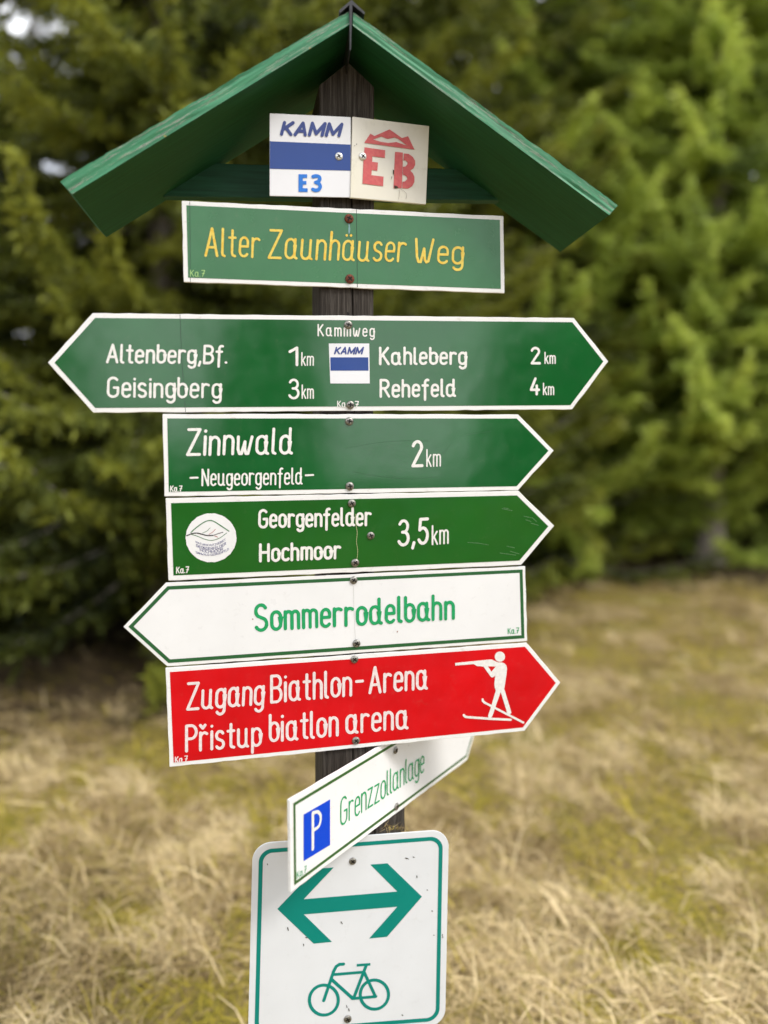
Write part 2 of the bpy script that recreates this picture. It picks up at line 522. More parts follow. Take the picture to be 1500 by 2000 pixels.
class Plane:
    """a sign plane: origin on the post front, yaw theta, normal towards the viewer = local -y"""
    def __init__(self, u, v, dist, yaw, tilt=0.0):
        self.yaw, self.tilt = yaw, tilt
        d = ray(u, v)
        self.o = EYE + d * (dist / d.y)
        self.ex = Vector((math.cos(yaw), math.sin(yaw), 0))
        nh = Vector((math.sin(yaw), -math.cos(yaw), 0))
        up = Vector((0, 0, 1))
        self.n = nh * math.cos(tilt) + up * math.sin(tilt)       # tilt > 0 leans the top away from the viewer
        self.ez = up * math.cos(tilt) - nh * math.sin(tilt)
    def loc(self, p):
        d = ray(*p)
        t = (self.o - EYE).dot(self.n) / d.dot(self.n)
        q = EYE + d * t - self.o
        return Vector((q.dot(self.ex), q.dot(self.ez)))
    def px(self, p, w=1.0):
        """metres per photo pixel at p"""
        a = self.loc(p)
        return (self.loc((p[0] + 1, p[1])) - a).length * 0.5 + (self.loc((p[0], p[1] + 1)) - a).length * 0.5
    def root(self, name, label, cat, group=None):
        self.r = thing(name, label, cat, self.o, self.yaw, group)
        self.r.rotation_euler = (-self.tilt, 0, self.yaw)
        return self.r

class Flat:
    """collects flat shapes lying on a plane, each a hair above the last"""
    def __init__(self, plane, base, step=1.6e-5):
        self.p, self.y, self.step = plane, base, step
        self.V, self.F = [], []
    def add(self, V, F):
        o = len(self.V)
        self.V += [(a, -self.y, b) for a, b in V]
        self.F += [tuple(i + o for i in f) for f in F]
        self.y += self.step
        return self
    def poly(self, pts, holes=()):
        loops = [[(p[0], p[1], 0.0) for p in pts]] + [[(p[0], p[1], 0.0) for p in h] for h in holes]
        flat = [p for l in loops for p in l]
        tris = tessellate_polygon([[Vector(p) for p in l] for l in loops])
        return self.add([(p[0], p[1]) for p in flat], [tuple(t) for t in tris])
    def poly_px(self, pts, holes=()):
        return self.poly([self.p.loc(p) for p in pts], [[self.p.loc(p) for p in h] for h in holes])
    def line_px(self, pts, wpx, closed=False, cap=True, wob=0.0, smooth=0):
        q = [self.p.loc(p) for p in pts]
        if smooth:
            q = catmull(q, smooth)
        w = wpx * self.p.px(pts[0])
        for s in split_corners([tuple(x) for x in q], closed):
            self.add(*ribbon(s, w, closed, cap, wob))
        return self
    def disc_px(self, c, rx, ry=None, n=40):
        ry = ry or rx
        return self.poly_px([(c[0] + rx * math.cos(2 * math.pi * i / n), c[1] + ry * math.sin(2 * math.pi * i / n)) for i in range(n)])
    def ring_px(self, c, rx, ry, wpx, n=48):
        pts = [(c[0] + rx * math.cos(2 * math.pi * i / n), c[1] + ry * math.sin(2 * math.pi * i / n)) for i in range(n)]
        return self.line_px(pts, wpx, True)
    def text(self, s, p0, p1, ptop, wpx, gap=0.20, mid=None, wob=0.045, square=False):
        """p0, p1: ink ends of the baseline, ptop: ink top of the capitals above p0 (photo pixels)"""
        a, b, t = self.p.loc(p0), self.p.loc(p1), self.p.loc(ptop)
        w = 0.94 * wpx * self.p.px(p0)
        U = (b - a)
        L = U.length
        u = U / L
        V = t - a
        H = V.length
        vv = V / H
        a = a + u * (w / 2) + vv * (w / 2)
        V = vv * (H - w)
        L -= w
        x, items = 0.0, []
        for ch in s:
            if ch == ' ':
                x += 0.26
                continue
            g = G[ch]
            x0 = min(p[0] for st in g for p in st)
            x1 = max(p[0] for st in g for p in st)
            items.append((g, x - x0, ch))
            x += (x1 - x0) + gap
        tot = max(x - gap, 1e-3)
        if len(s) == 1 and tot < 0.05:
            tot = 1
        curve = None
        if mid is not None:
            mloc = self.p.loc(mid)
            off = mloc - (a + u * (L / 2))
            curve = off - u * off.dot(u)
        for g, ox, ch in items:
            jx, jy, js = (random.random() - .5) * .02, (random.random() - .5) * .02, 1 + (random.random() - .5) * .03
            for st in g:
                closed = ch in 'aäbdgpoO' and st is (g[1] if ch in 'bp' else g[0])
                q = []
                for px_, py_ in st:
                    sx = (px_ + ox + jx) / tot
                    pt = a + u * (sx * L) + V * (py_ * js + jy)
                    if curve is not None:
                        pt = pt + curve * (4 * sx * (1 - sx))
                    q.append((pt.x, pt.y))
                for piece in split_corners(q, closed):
                    self.add(*ribbon(piece, w * (1 + (random.random() - .5) * .08), closed, True, wob))
        return self
    def build(self, name, mat, parent=None):
        me = mesh_from(name, self.V, self.F)
        bm = bmesh.new()
        bm.from_mesh(me)
        for f in bm.faces:
            f.normal_update()
            if f.normal.y > 0:
                f.normal_flip()
        bm.to_mesh(me)
        bm.free()
        return link(name, me, M[mat] if isinstance(mat, str) else mat, parent)

def catmull(P, n):
    out = []
    for i in range(len(P) - 1):
        p0, p1, p2, p3 = P[max(i - 1, 0)], P[i], P[i + 1], P[min(i + 2, len(P) - 1)]
        for j in range(n):
            t = j / n
            out.append(0.5 * ((2 * p1) + (p2 - p0) * t + (2 * p0 - 5 * p1 + 4 * p2 - p3) * t * t + (3 * p1 - p0 - 3 * p2 + p3) * t ** 3))
    out.append(P[-1])
    return out

def inset(pts, d):
    P = [Vector(p) for p in pts]
    area = sum(P[i - 1].x * P[i].y - P[i].x * P[i - 1].y for i in range(len(P)))
    s = 1 if area > 0 else -1
    out = []
    n = len(P)
    for i in range(n):
        a, b, c = P[i - 1], P[i], P[(i + 1) % n]
        t0, t1 = (b - a).normalized(), (c - b).normalized()
        n0, n1 = Vector((-t0.y, t0.x)) * s, Vector((-t1.y, t1.x)) * s
        m = (n0 + n1)
        m = m / m.length_squared * 2
        out.append(b + m * d)
    return out

def slab(name, pts, thick, mat, parent, front=0.0, bevel=0.0012, rough_edge=0.0):
    """board: polygon in the plane, front face at local y = -front, thickness going back"""
    if rough_edge:
        q = []
        for i in range(len(pts)):
            a, b = Vector(pts[i]), Vector(pts[(i + 1) % len(pts)])
            n = max(2, int((b - a).length / 0.02))
            for j in range(n):
                p = a.lerp(b, j / n)
                if j:
                    p = p + Vector((random.uniform(-1, 1), random.uniform(-1, 1))) * rough_edge
                q.append(p)
        pts = q
    bm = bmesh.new()
    vs_ = [bm.verts.new((p[0], -front, p[1])) for p in pts]
    f = bm.faces.new(vs_)
    f.normal_update()
    if f.normal.y > 0:
        f.normal_flip()
    r = bmesh.ops.extrude_face_region(bm, geom=[f])
    nv = [v for v in r['geom'] if isinstance(v, bmesh.types.BMVert)]
    bmesh.ops.translate(bm, vec=(0, thick, 0), verts=nv)
    bmesh.ops.recalc_face_normals(bm, faces=bm.faces)
    if bevel:
        bmesh.ops.bevel(bm, geom=[e for e in bm.edges if e.calc_face_angle(0) > 0.6], offset=bevel, segments=2, affect='EDGES', profile=0.6)
    me = bpy.data.meshes.new(name)
    bm.to_mesh(me)
    bm.free()
    return link(name, me, M[mat], parent)

def make_screw_mesh(r):
    """domed pan head, lathe about local -y"""
    prof = [(0.0, 0.34), (0.55, 0.32), (0.80, 0.25), (0.95, 0.12), (1.0, 0.0), (1.0, -0.05)]
    n = 24
    V, F = [], []
    for k_, (a, h) in enumerate(prof):
        for i in range(n):
            t = 2 * math.pi * i / n
            V.append((a * r * math.cos(t), -h * r, a * r * math.sin(t)))
    for k_ in range(len(prof) - 1):
        for i in range(n):
            j = (i + 1) % n
            F.append((k_ * n + i, (k_ + 1) * n + i, (k_ + 1) * n + j, k_ * n + j))
    me = mesh_from('screw', V, F)
    for p in me.polygons:
        p.use_smooth = True
    return me

def make_recess_mesh(r):
    w, l, h = 0.15 * r, 0.58 * r, 0.36 * r
    pts = [(w, l), (w, w), (l, w), (l, -w), (w, -w), (w, -l), (-w, -l), (-w, -w), (-l, -w), (-l, w), (-w, w), (-w, l)]
    V = [(a, -h, b) for a, b in pts] + [(a, -h + 0.2 * r, b) for a, b in pts]
    F = [tuple(range(12))] + [(i, (i + 1) % 12, (i + 1) % 12 + 12, i + 12) for i in range(12)]
    return mesh_from('cross_recess', V, F)

def screw(plane, px, r=0.0078, mat='zinc', front=0.0016):
    p = plane.loc(px)
    o = link('screw', make_screw_mesh(r), M[mat], plane.r)
    o.location = (p.x, -front, p.y)
    o.rotation_euler = (0, random.uniform(0, 1.5), 0)
    c = link('cross_recess', make_recess_mesh(r), M['recess'], o)
    return o

def z(scale, ox, oy):
    return lambda *pts: [(x / scale + ox, y / scale + oy) for x, y in pts]

# ------------------------------------------------------------------ the setting: ground
def hfield(x, y):
    return (0.035 * np.sin(x * 1.3 + 0.7 * np.sin(y * 0.9)) * np.cos(y * 1.1 + 0.4)
            + 0.018 * np.sin(x * 4.1 + 1.3 * np.cos(y * 2.7)) * np.sin(y * 3.7 + x)
            + 0.22 * np.clip((y - 4.5) / 6.5, 0, 1) ** 1.5 * np.clip((x + 1) / 5, 0, 1)
            + 0.010 * np.sin(x * 9.0 + y * 5.0) * np.cos(y * 8.3 - x * 3.1))

TREES = []    # x, y, kind index, scale, rotation, label - filled below, needed here for the needles and painted bough shade under the crowns
def trees():
    return [
     (-4.9, 6.3, 0, 1.00, 0.3, 'needles', 'dark green spruce filling the left edge of the photo with hanging boughs'),
     (-1.85, 6.5, 2, 0.86, 1.4, 'needles', 'spruce with yellow-green twigs behind the left tip of the destination signs'),
     (-0.65, 8.8, 2, 1.00, 2.6, 'needles', 'shadowy spruce directly behind the post and its small green roof'),
     (1.25, 10.2, 3, 1.00, 0.9, 'needles', 'spruce with drooping sprays just right of the roof and the sign tips'),
     (2.45, 11.5, 1, 1.05, 3.6, 'needles_sunlit', 'tall bright lime-green spruce with low sweeping boughs right of the signs'),
     (4.45, 10.5, 4, 1.00, 5.1, 'needles_sunlit', 'bright green spruce with its grey trunk foot bare above the grass'),
     (6.5, 12.2, 2, 1.05, 4.2, 'needles_sunlit', 'bright spruce at the right edge of the photo'),
     (3.9, 13.2, 2, 1.0, 2.2, 'needles_sunlit', 'bright spruce half hidden behind the two lime-green spruces right of the signs'),
    ]
def back_trees():
    out = []
    for i, (x, y) in enumerate([(-7.6, 9.8), (-5.7, 11.2), (-9.6, 15.2), (-6.6, 15.0), (-2.8, 11.4), (-2.0, 13.4), (0.3, 13.0), (2.2, 14.0), (6.4, 15.6), (8.8, 15.4),
                                (-4.6, 15.8), (-0.5, 16.8), (1.9, 17.6), (4.6, 18.4), (7.6, 19.2), (10.8, 19.0)]):
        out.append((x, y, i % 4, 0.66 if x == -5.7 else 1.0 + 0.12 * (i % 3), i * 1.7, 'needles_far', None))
    return out

def build_ground():
    def axis(a, b, near, far, c0, c1):
        pts = [a]
        while pts[-1] < b:
            t = pts[-1]
            d = max(0.0, c0 - t, t - c1)
            pts.append(t + min(far, near + d * 0.25))
        return np.array(pts)
    xs = axis(-400, 400, 0.11, 40, -5, 6)
    ys = axis(-400, 500, 0.11, 40, 0, 12)
    X, Y = np.meshgrid(xs, ys)
    Z = hfield(X, Y)
    V = np.stack([X, Y, Z], -1).reshape(-1, 3)
    nx, ny = len(xs), len(ys)
    i = np.arange(nx * ny).reshape(ny, nx)
    T = np.stack([i[:-1, :-1], i[:-1, 1:], i[1:, 1:], i[1:, :-1]], -1).reshape(-1, 4)
    me = mesh_np('ground', V, T)
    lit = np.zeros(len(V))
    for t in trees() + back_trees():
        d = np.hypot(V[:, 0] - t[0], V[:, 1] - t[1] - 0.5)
        lit = np.maximum(lit, np.clip(((3.3 if t[0] < 0 else 2.7) - d) / 1.0, 0, 1))  # reaches wider on the left to paint in the bough shade
    a = me.attributes.new('litter_shade', 'FLOAT', 'POINT')
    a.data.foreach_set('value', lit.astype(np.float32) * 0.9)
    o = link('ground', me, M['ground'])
    o['kind'] = 'structure'
    me.polygons.foreach_set('use_smooth', np.ones(len(me.polygons), bool))

def vnoise(x, y, seed):
    """cheap smooth value noise"""
    g = np.random.default_rng(seed).random((64, 64))
    xi, yi = np.floor(x).astype(int), np.floor(y).astype(int)
    fx, fy = x - xi, y - yi
    fx, fy = fx * fx * (3 - 2 * fx), fy * fy * (3 - 2 * fy)
    h = lambda a, b: g[a % 64, b % 64]
    return (h(xi, yi) * (1 - fx) + h(xi + 1, yi) * fx) * (1 - fy) + (h(xi, yi + 1) * (1 - fx) + h(xi + 1, yi + 1) * fx) * fy

def build_grass():
    # blades: matted dry straw with mossy patches
    N = 520000
    y = 1.2 + 13.0 * rng.random(N) ** 1.85
    x = (rng.random(N) * 2 - 1) * (0.62 * y + 0.9) + 0.2
    keep = np.ones(N, bool)
    lit = np.zeros(N)
    for t in trees() + back_trees():
        lit = np.maximum(lit, np.clip(((3.0 if t[0] < 0 else 2.5) - np.hypot(x - t[0], y - t[1] - 0.5)) / 1.1, 0, 1))
    keep &= rng.random(N) > lit * 0.93
    clump = vnoise(x * 5 + 20, y * 5, 3)
    keep &= rng.random(N) < 0.35 + 0.9 * clump
    x, y = x[keep], y[keep]
    N = len(x)
    moss = vnoise(x * 2.2 + 7, y * 1.7 + 3, 8) * 0.5 + vnoise(x * 6.1, y * 4.6, 9) * 0.5
    moss = np.clip((moss - 0.46 + 0.03 * x / 3) / 0.10, 0, 1)
    ang = 2 * math.pi * (vnoise(x * 3.3 + 3, y * 3.3, 4) * 1.5 + 0.33 * rng.standard_normal(N))
    lean = np.clip(rng.normal(0.35, 0.28, N), 0.02, 1.4)
    long = rng.random(N) < 0.025
    L = (0.03 + 0.125 * rng.random(N) ** 2.0) * (1 - 0.45 * moss) + np.where(long, 0.12, 0)
    W = (0.0007 + 0.0012 * rng.random(N) ** 1.5) * (0.8 + 0.20 * y) * np.where(long, 1.7, 1.0)
    z0 = hfield(x, y) + 0.035 * rng.random(N) * (1 - 0.5 * moss)
    dx, dy = np.cos(ang), np.sin(ang)
    px, py = -dy, dx
    pts = []
    for s, rise in ((0, 0), (0.5, 0.62), (1.0, 0.72)):
        h = L * s * np.cos(lean * 0.9)
        zz = z0 + L * rise * np.sin(lean) - 0.01 * s
        cx, cy = x + dx * h, y + dy * h
        w = W * (1 - 0.75 * s)
        pts.append(np.stack([cx + px * w, cy + py * w, zz], -1))
        pts.append(np.stack([cx - px * w, cy - py * w, zz + W * 0.4], -1))
    V = np.stack(pts, 1).reshape(-1, 3)
    b = np.arange(N)[:, None] * 6
    T = np.concatenate([b + np.array([[0, 1, 3, 2]]), b + np.array([[2, 3, 5, 4]])], 0)
    me = mesh_np('dry_grass', V, T)
    strawtone = 0.42 + 0.5 * rng.random(N) ** 1.2 + 0.55 * (vnoise(x * 2.6 + 1, y * 2.6 + 9, 12) - 0.5)
    strawtone = np.clip(strawtone + 0.25 * long - 0.30 * (vnoise(x * 7 + 2, y * 7, 15) > 0.62), 0.33, 1)
    tint = np.where(rng.random(N) < 0.12 + moss * 0.78, 0.25 * rng.random(N), strawtone)
    a = me.attributes.new('tint', 'FLOAT', 'POINT')
    a.data.foreach_set('value', np.repeat(np.clip(tint, 0, 1), 6).astype(np.float32))
    o = link('dry_grass', me, M['grass'])
    o['kind'] = 'stuff'
    o['label'] = 'matted straw-coloured dry grass with mossy patches covering the meadow'
    o['category'] = 'grass'

build_ground()
build_grass()

# ------------------------------------------------------------------ spruces
def spruce_meshes(seed, h, r0, clear, dens=1.0, lowdroop=0.35, sp=1.0):
    g = np.random.default_rng(seed)
    TV, TF = [], []                                  # trunk and limbs
    def tube(P, rad, n):
        o = len(TV)
        for i, p in enumerate(P):
            for j in range(n):
                t = 2 * math.pi * j / n
                TV.append((p[0] + rad[i] * math.cos(t), p[1] + rad[i] * math.sin(t), p[2]) if n > 4 else
                          (p[0] + rad[i] * math.cos(t) * 0.7, p[1] + rad[i] * math.sin(t) * 0.7, p[2] + rad[i] * math.sin(t + 1)))
        for i in range(len(P) - 1):
            for j in range(n):
                k_ = (j + 1) % n
                TF.append((o + i * n + j, o + i * n + k_, o + (i + 1) * n + k_, o + (i + 1) * n + j))
    zs = np.linspace(-0.15, h, 16)
    bx, by = 0.05 * np.sin(zs * 0.7 + seed), 0.05 * np.cos(zs * 0.9 + seed)
    rb = 0.15
    rad = rb * (1 - zs / h * 0.93) + 0.10 * np.exp(-(zs + 0.15) * 5)
    tube(list(zip(bx, by, zs)), rad, 12)
    B, D, LN, TT, UP = [], [], [], [], []
    zz = clear
    while zz < h - 0.15:
        f = zz / h
        nb = int(g.integers(6, 9))
        a0 = g.random() * 6.28
        for b in range(nb):
            az = a0 + 6.283 * b / nb + g.normal(0, 0.25)
            L = r0 * (1 - f) ** 0.75 * g.uniform(0.70, 1.15) + 0.12
            d = np.array([math.cos(az), math.sin(az), 0])
            side = np.array([-d[1], d[0], 0])
            droop = g.uniform(0.10, 0.45) + lowdroop * (1 - f)
            z0 = max(clear - 0.1, zz + g.uniform(-0.32, 0.32))
            ss = np.linspace(0, 1, 7)
            P = np.array([bx[0] * 0, 0, z0]) + np.outer(ss * L, d) + np.outer(-droop * L * ss ** 1.2 + g.uniform(0.15, 0.55) * L * ss ** 3, [0, 0, 1])
            P += np.outer(np.sin(ss * 3) * g.normal(0, 0.05) * L, side)
            tube(P, 0.022 * (1 - ss * 0.85) * (L / r0 + 0.2), 4)
            n = max(5, int(L / 0.050 * dens))
            s = np.concatenate([np.linspace(0.07, 1, n), np.linspace(0.10, 1, n), g.uniform(0.2, 1, n // 2)])
            base = np.stack([np.interp(s, ss, P[:, q]) for q in range(3)], -1)
            sg = np.concatenate([np.ones(n), -np.ones(n), g.choice([-1.0, 1.0], n // 2)])
            tl = (0.10 + 0.38 * L / r0 * (1.05 - s) ** 0.6) * g.uniform(0.6, 1.2, len(s))
            dirs = d * (0.55 + 0.5 * s)[:, None] + side * (sg * (1.05 - 0.7 * s))[:, None]
            dirs[:, 2] += g.normal(-0.22, 0.26, len(s))
            dirs /= np.linalg.norm(dirs, axis=1)[:, None]
            cl = np.sin(base[:, 0] * 5.1 + 2 * np.sin(base[:, 2] * 3.3 + seed)) * np.sin(base[:, 1] * 4.7 + seed) * np.sin(base[:, 2] * 4.1 + base[:, 0] * 2)
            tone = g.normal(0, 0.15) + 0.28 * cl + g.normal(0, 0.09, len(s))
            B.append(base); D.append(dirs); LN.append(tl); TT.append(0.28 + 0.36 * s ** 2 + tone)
        zz += sp * g.uniform(0.24, 0.34) * (1.0 if zz < 4.2 else (1.15 if zz < 8.5 else 1.5))
    B, D, LN, TT = np.concatenate(B), np.concatenate(D), np.concatenate(LN), np.concatenate(TT)
    # needle tufts along every twig: slim triangles that point forwards and outwards
    cnt = np.maximum(3, (LN / 0.042)).astype(int)
    idx = np.repeat(np.arange(len(B)), cnt)
    first = np.concatenate([[0], np.cumsum(cnt)[:-1]])
    t = (np.arange(len(idx)) - first[idx] + g.random(len(idx))) / cnt[idx]
    p = B[idx] + D[idx] * (LN[idx] * t)[:, None]
    p[:, 2] -= 0.10 * LN[idx] * t ** 2
    q = D[idx] * 0.75 + g.normal(0, 0.55, (len(idx), 3))
    q /= np.linalg.norm(q, axis=1)[:, None]
    ln = g.uniform(0.05, 0.105, len(idx))
    sd = np.cross(q, g.normal(0, 1, (len(idx), 3)))
    sd /= np.linalg.norm(sd, axis=1)[:, None] + 1e-9
    w = g.uniform(0.012, 0.024, len(idx))
    V = np.stack([p - q * 0.01 + sd * w[:, None], p - q * 0.01 - sd * w[:, None], p + q * ln[:, None]], 1).reshape(-1, 3)
    T = np.arange(len(V)).reshape(-1, 3)
    crown = mesh_np('crown', V, T)
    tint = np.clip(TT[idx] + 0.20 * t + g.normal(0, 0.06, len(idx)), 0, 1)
    tint = np.repeat(tint, 3)
    a = crown.attributes.new('tint', 'FLOAT', 'POINT')
    a.data.foreach_set('value', tint.astype(np.float32))
    trunk = mesh_from('trunk', TV, TF)
    for pl in trunk.polygons:
        pl.use_smooth = True
    trunk.materials.append(M['bark'])
    return trunk, crown

KINDS = [spruce_meshes(21, 13.0, 2.4, 0.95, 1.2, 0.28),
         spruce_meshes(22, 14.0, 2.8, 0.55, 1.4, 0.20, 0.68),
         spruce_meshes(23, 14.5, 3.0, 0.80, 1.35, 0.22, 0.8),
         spruce_meshes(24, 13.5, 2.6, 0.60, 1.0, 0.25),
         spruce_meshes(25, 14.0, 2.8, 1.95, 1.4, 0.15, 0.68)]
CROWNS = {}
def crown_mesh(kind, mat):
    if (kind, mat) not in CROWNS:
        c = KINDS[kind][1].copy()
        c.materials.clear()
        c.materials.append(M[mat])
        CROWNS[(kind, mat)] = c
    return CROWNS[(kind, mat)]

def place_spruce(x, y, kind, s, rot, mat, label, group):
    t = thing('spruce_tree', label, 'tree', (x, y, float(hfield(np.array(x), np.array(y)))), rot, group)
    t.scale = (s, s, s)
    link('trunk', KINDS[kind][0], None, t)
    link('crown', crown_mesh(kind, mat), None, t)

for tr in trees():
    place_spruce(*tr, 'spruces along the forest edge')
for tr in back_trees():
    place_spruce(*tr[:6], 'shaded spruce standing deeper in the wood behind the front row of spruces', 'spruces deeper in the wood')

# ------------------------------------------------------------------ signpost: post, roof, brace
YAW = R(11.7)
D0 = 1.47
PB = Plane(677, 700, D0 + 0.0065, YAW)            # the front face of the post, just behind the sign boards
post_base = PB.o.copy()
post_base.z = 0
signpost = thing('signpost', 'weathered square wooden post with a little green gable roof carrying all the signs', 'signpost', post_base, YAW)
PZ = PB.o.z

def build_post():
    # rough-sawn square timber: front grid with checks and grooves, gable-cut top
    l, r_ = PB.loc((624, 400)).x, PB.loc((730.5, 400)).x
    mid = PB.loc((680, 400)).x
    zt_l, zt_m, zt_r = PB.loc((624, 166)).y + PZ, PB.loc((680, 122)).y + PZ, PB.loc((730, 170)).y + PZ
    depth = 0.125
    nx, nz = 54, 150
    g = np.random.default_rng(4)
    groove = np.interp(np.linspace(0, 1, nx), np.linspace(0, 1, 19), g.normal(0, 0.0008, 19)) + g.normal(0, 0.00045, nx)
    V, F = [], []
    for k_ in range(nz):
        for i in range(nx):
            s = i / (nx - 1)
            x = l + (r_ - l) * s
            top = np.interp(x, [l, mid, r_], [zt_l, zt_m, zt_r])
            zq = -0.25 + (top + 0.25) * k_ / (nz - 1)
            crack = 0.006 * math.exp(-((x - mid - 0.009 - 0.003 * math.sin(zq * 5)) / 0.0012) ** 2) * (0.5 + 0.5 * math.sin(zq * 7 + 1) > 0.25)
            edge = 0.004 * (math.exp(-s * 60) + math.exp(-(1 - s) * 60))
            yq = groove[i] * (0.7 + 0.6 * math.sin(zq * 9 + i)) * 0.8 + crack + edge + 0.0006
            V.append((x + 0.0012 * math.sin(zq * 6.3), max(0, yq), zq))
    for k_ in range(nz - 1):
        for i in range(nx - 1):
            a = k_ * nx + i
            F.append((a, a + 1, a + nx + 1, a + nx))
    # sides, back, top
    def col(i):
        return [k_ * nx + i for k_ in range(nz)]
    nb = len(V)
    for k_ in range(nz):
        for i in (0, nx - 1):
            v = V[k_ * nx + i]
            V.append((v[0], depth, v[2]))
    for k_ in range(nz - 1):
        a, b = k_ * nx, (k_ + 1) * nx
        F.append((a, b, nb + 2 * (k_ + 1), nb + 2 * k_))
        a, b = k_ * nx + nx - 1, (k_ + 1) * nx + nx - 1
        F.append((b, a, nb + 2 * k_ + 1, nb + 2 * (k_ + 1) + 1))
        F.append((nb + 2 * k_, nb + 2 * k_ + 2, nb + 2 * k_ + 3, nb + 2 * k_ + 1))
    t = (nz - 1) * nx
    mi = int(round((mid - l) / (r_ - l) * (nx - 1)))
    V.append((mid, depth, zt_m))
    mb = len(V) - 1
    F.append(tuple(range(t, t + mi + 1)) + (mb, nb + 2 * (nz - 1)))
    F.append(tuple(range(t + mi, t + nx)) + (nb + 2 * (nz - 1) + 1, mb))
    F.append((nb + 2 * (nz - 1), mb, nb + 2 * (nz - 1) + 1))
    me = mesh_from('post', V, F)
    o = link('post', me, M['post'], signpost)
    # old nail hole under the roof sign
    p = PB.loc((679, 613))
    f = Flat(PB, -0.0006)
    f.poly([(p.x + 0.0035 * math.cos(t_), p.y + PZ + 0.0035 * math.sin(t_)) for t_ in np.linspace(0, 6.28, 14)[:-1]])
    f.build('nail_hole', 'recess', o)
build_post()

# roof: two boards with their weathered front edge, built on their own plane (yaw a little smaller than the signs')
PR = Plane(685, 40, 1.40, R(7.5))
ROOF_DEPTH = 0.255
rot_rel = Matrix.Rotation(PR.yaw - YAW, 4, 'Z')
inv = Matrix.Translation(post_base) @ Matrix.Rotation(YAW, 4, 'Z')
roof_mat = inv.inverted() @ (Matrix.Translation(PR.o) @ Matrix.Rotation(PR.yaw, 4, 'Z'))

def roof_board(pxs):
    pts = [PR.loc(p) for p in pxs]                 # ridge top, ridge bottom, eave bottom, eave top
    nL = 70
    V, F, GR = [], [], []
    a_t, a_b, e_b, e_t = pts
    g = np.random.default_rng(int(abs(pxs[0][0])))
    jit = np.interp(np.arange(nL), np.arange(0, nL, 3), g.normal(0, 0.0006, len(range(0, nL, 3))))
    rows = 6
    rl = g.normal(0, 0.0010, (8, rows))
    ridgelines = np.stack([np.interp(np.linspace(0, 7, nL), np.arange(8), rl[:, j]) for j in range(rows)], -1)
    for i in range(nL):
        s = i / (nL - 1)
        t_, b_ = a_t.lerp(e_t, s), a_b.lerp(e_b, s)
        up = (t_ - b_).normalized()
        t_ = t_ + up * (jit[i] + g.normal(0, 0.0003))
        for j in range(rows):
            q = b_.lerp(t_, j / (rows - 1))
            V.append((q.x, abs(ridgelines[i, j]) * (0 < j < rows - 1), q.y))
        V.append((t_.x, ROOF_DEPTH, t_.y))
        V.append((b_.x, ROOF_DEPTH, b_.y))
        GR += [(s * 0.62 + pxs[0][0], 0.026 * j / (rows - 1), 0) for j in range(rows)] + [(s * 0.62 + pxs[0][0], 0.026, ROOF_DEPTH), (s * 0.62 + pxs[0][0], 0, ROOF_DEPTH)]
    m = rows + 2
    for i in range(nL - 1):
        for j in range(m):
            k_ = (j + 1) % m
            F.append((i * m + j, (i + 1) * m + j, (i + 1) * m + k_, i * m + k_))
    F.append(tuple(range(m)))
    F.append(tuple((nL - 1) * m + j for j in reversed(range(m))))
    me = mesh_from('roof_board', V, F)
    me.attributes.new('grain', 'FLOAT_VECTOR', 'POINT').data.foreach_set('vector', np.array(GR, np.float32).ravel())
    bm = bmesh.new(); bm.from_mesh(me)
    bmesh.ops.recalc_face_normals(bm, faces=bm.faces)
    bm.to_mesh(me); bm.free()
    o = link('roof_board', me, M['roof_front'], signpost)
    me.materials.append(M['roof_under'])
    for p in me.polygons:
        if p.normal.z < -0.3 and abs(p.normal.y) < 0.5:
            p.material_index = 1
    o.matrix_local = roof_mat
    return o
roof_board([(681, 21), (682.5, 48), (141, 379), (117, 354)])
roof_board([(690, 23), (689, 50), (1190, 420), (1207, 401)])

def ridge_cap():
    prof = [PR.loc(p) for p in ((662, 23), (686, 2), (712, 26), (711.5, 31), (688, 12), (685, 100), (683, 100), (682, 12), (664, 28))]
    n = len(prof)
    V = [(p.x, -0.004, p.y) for p in prof] + [(p.x, ROOF_DEPTH + 0.004, p.y) for p in prof]
    F = [(i, (i + 1) % n, (i + 1) % n + n, i + n) for i in range(n)]
    loops = [[Vector((p.x, p.y, 0)) for p in prof]]
    tr = tessellate_polygon(loops)
    F += [tuple(t) for t in tr] + [tuple(i + n for i in t) for t in tr]
    me = mesh_from('ridge_cap', V, F)
    bm = bmesh.new(); bm.from_mesh(me)
    bmesh.ops.recalc_face_normals(bm, faces=bm.faces)
    bm.to_mesh(me); bm.free()
    o = link('ridge_cap', me, M['ridge'], signpost)
    o.matrix_local = roof_mat
ridge_cap()

def brace():
    P = Plane(680, 350, 1.625, R(7.5))
    pts = [P.loc(p) for p in ((372, 318), (925, 330), (985, 392), (318, 384))]
    local = inv.inverted() @ (Matrix.Translation(P.o) @ Matrix.Rotation(P.yaw, 4, 'Z'))
    o = slab('cross_brace', pts, 0.024, 'brace', signpost, 0.0, 0.002, 0.0007)
    o.matrix_local = local
brace()

# ------------------------------------------------------------------ signs
LET = 0.0009          # lettering height over the board front
def sign_plane(u, v, extra=0.0, yaw=YAW, dist=None):
    q = Plane(677, 700, D0, YAW)
    if dist is None and yaw == YAW and extra == 0:
        P = Plane(677, 700, D0, YAW)
        # move the origin to (u, v) inside the same plane
        a = P.loc((u, v))
        P.o = P.o + P.ex * a.x + Vector((0, 0, a.y))
        return P
    d = ray(u, v)
    a = q.loc((u, v))
    base = q.o + q.ex * a.x + Vector((0, 0, a.y)) + q.n * extra
    P = Plane(u, v, base.y if dist is None else dist, yaw)
    return P

SG = 'signs screwed to the wooden post'

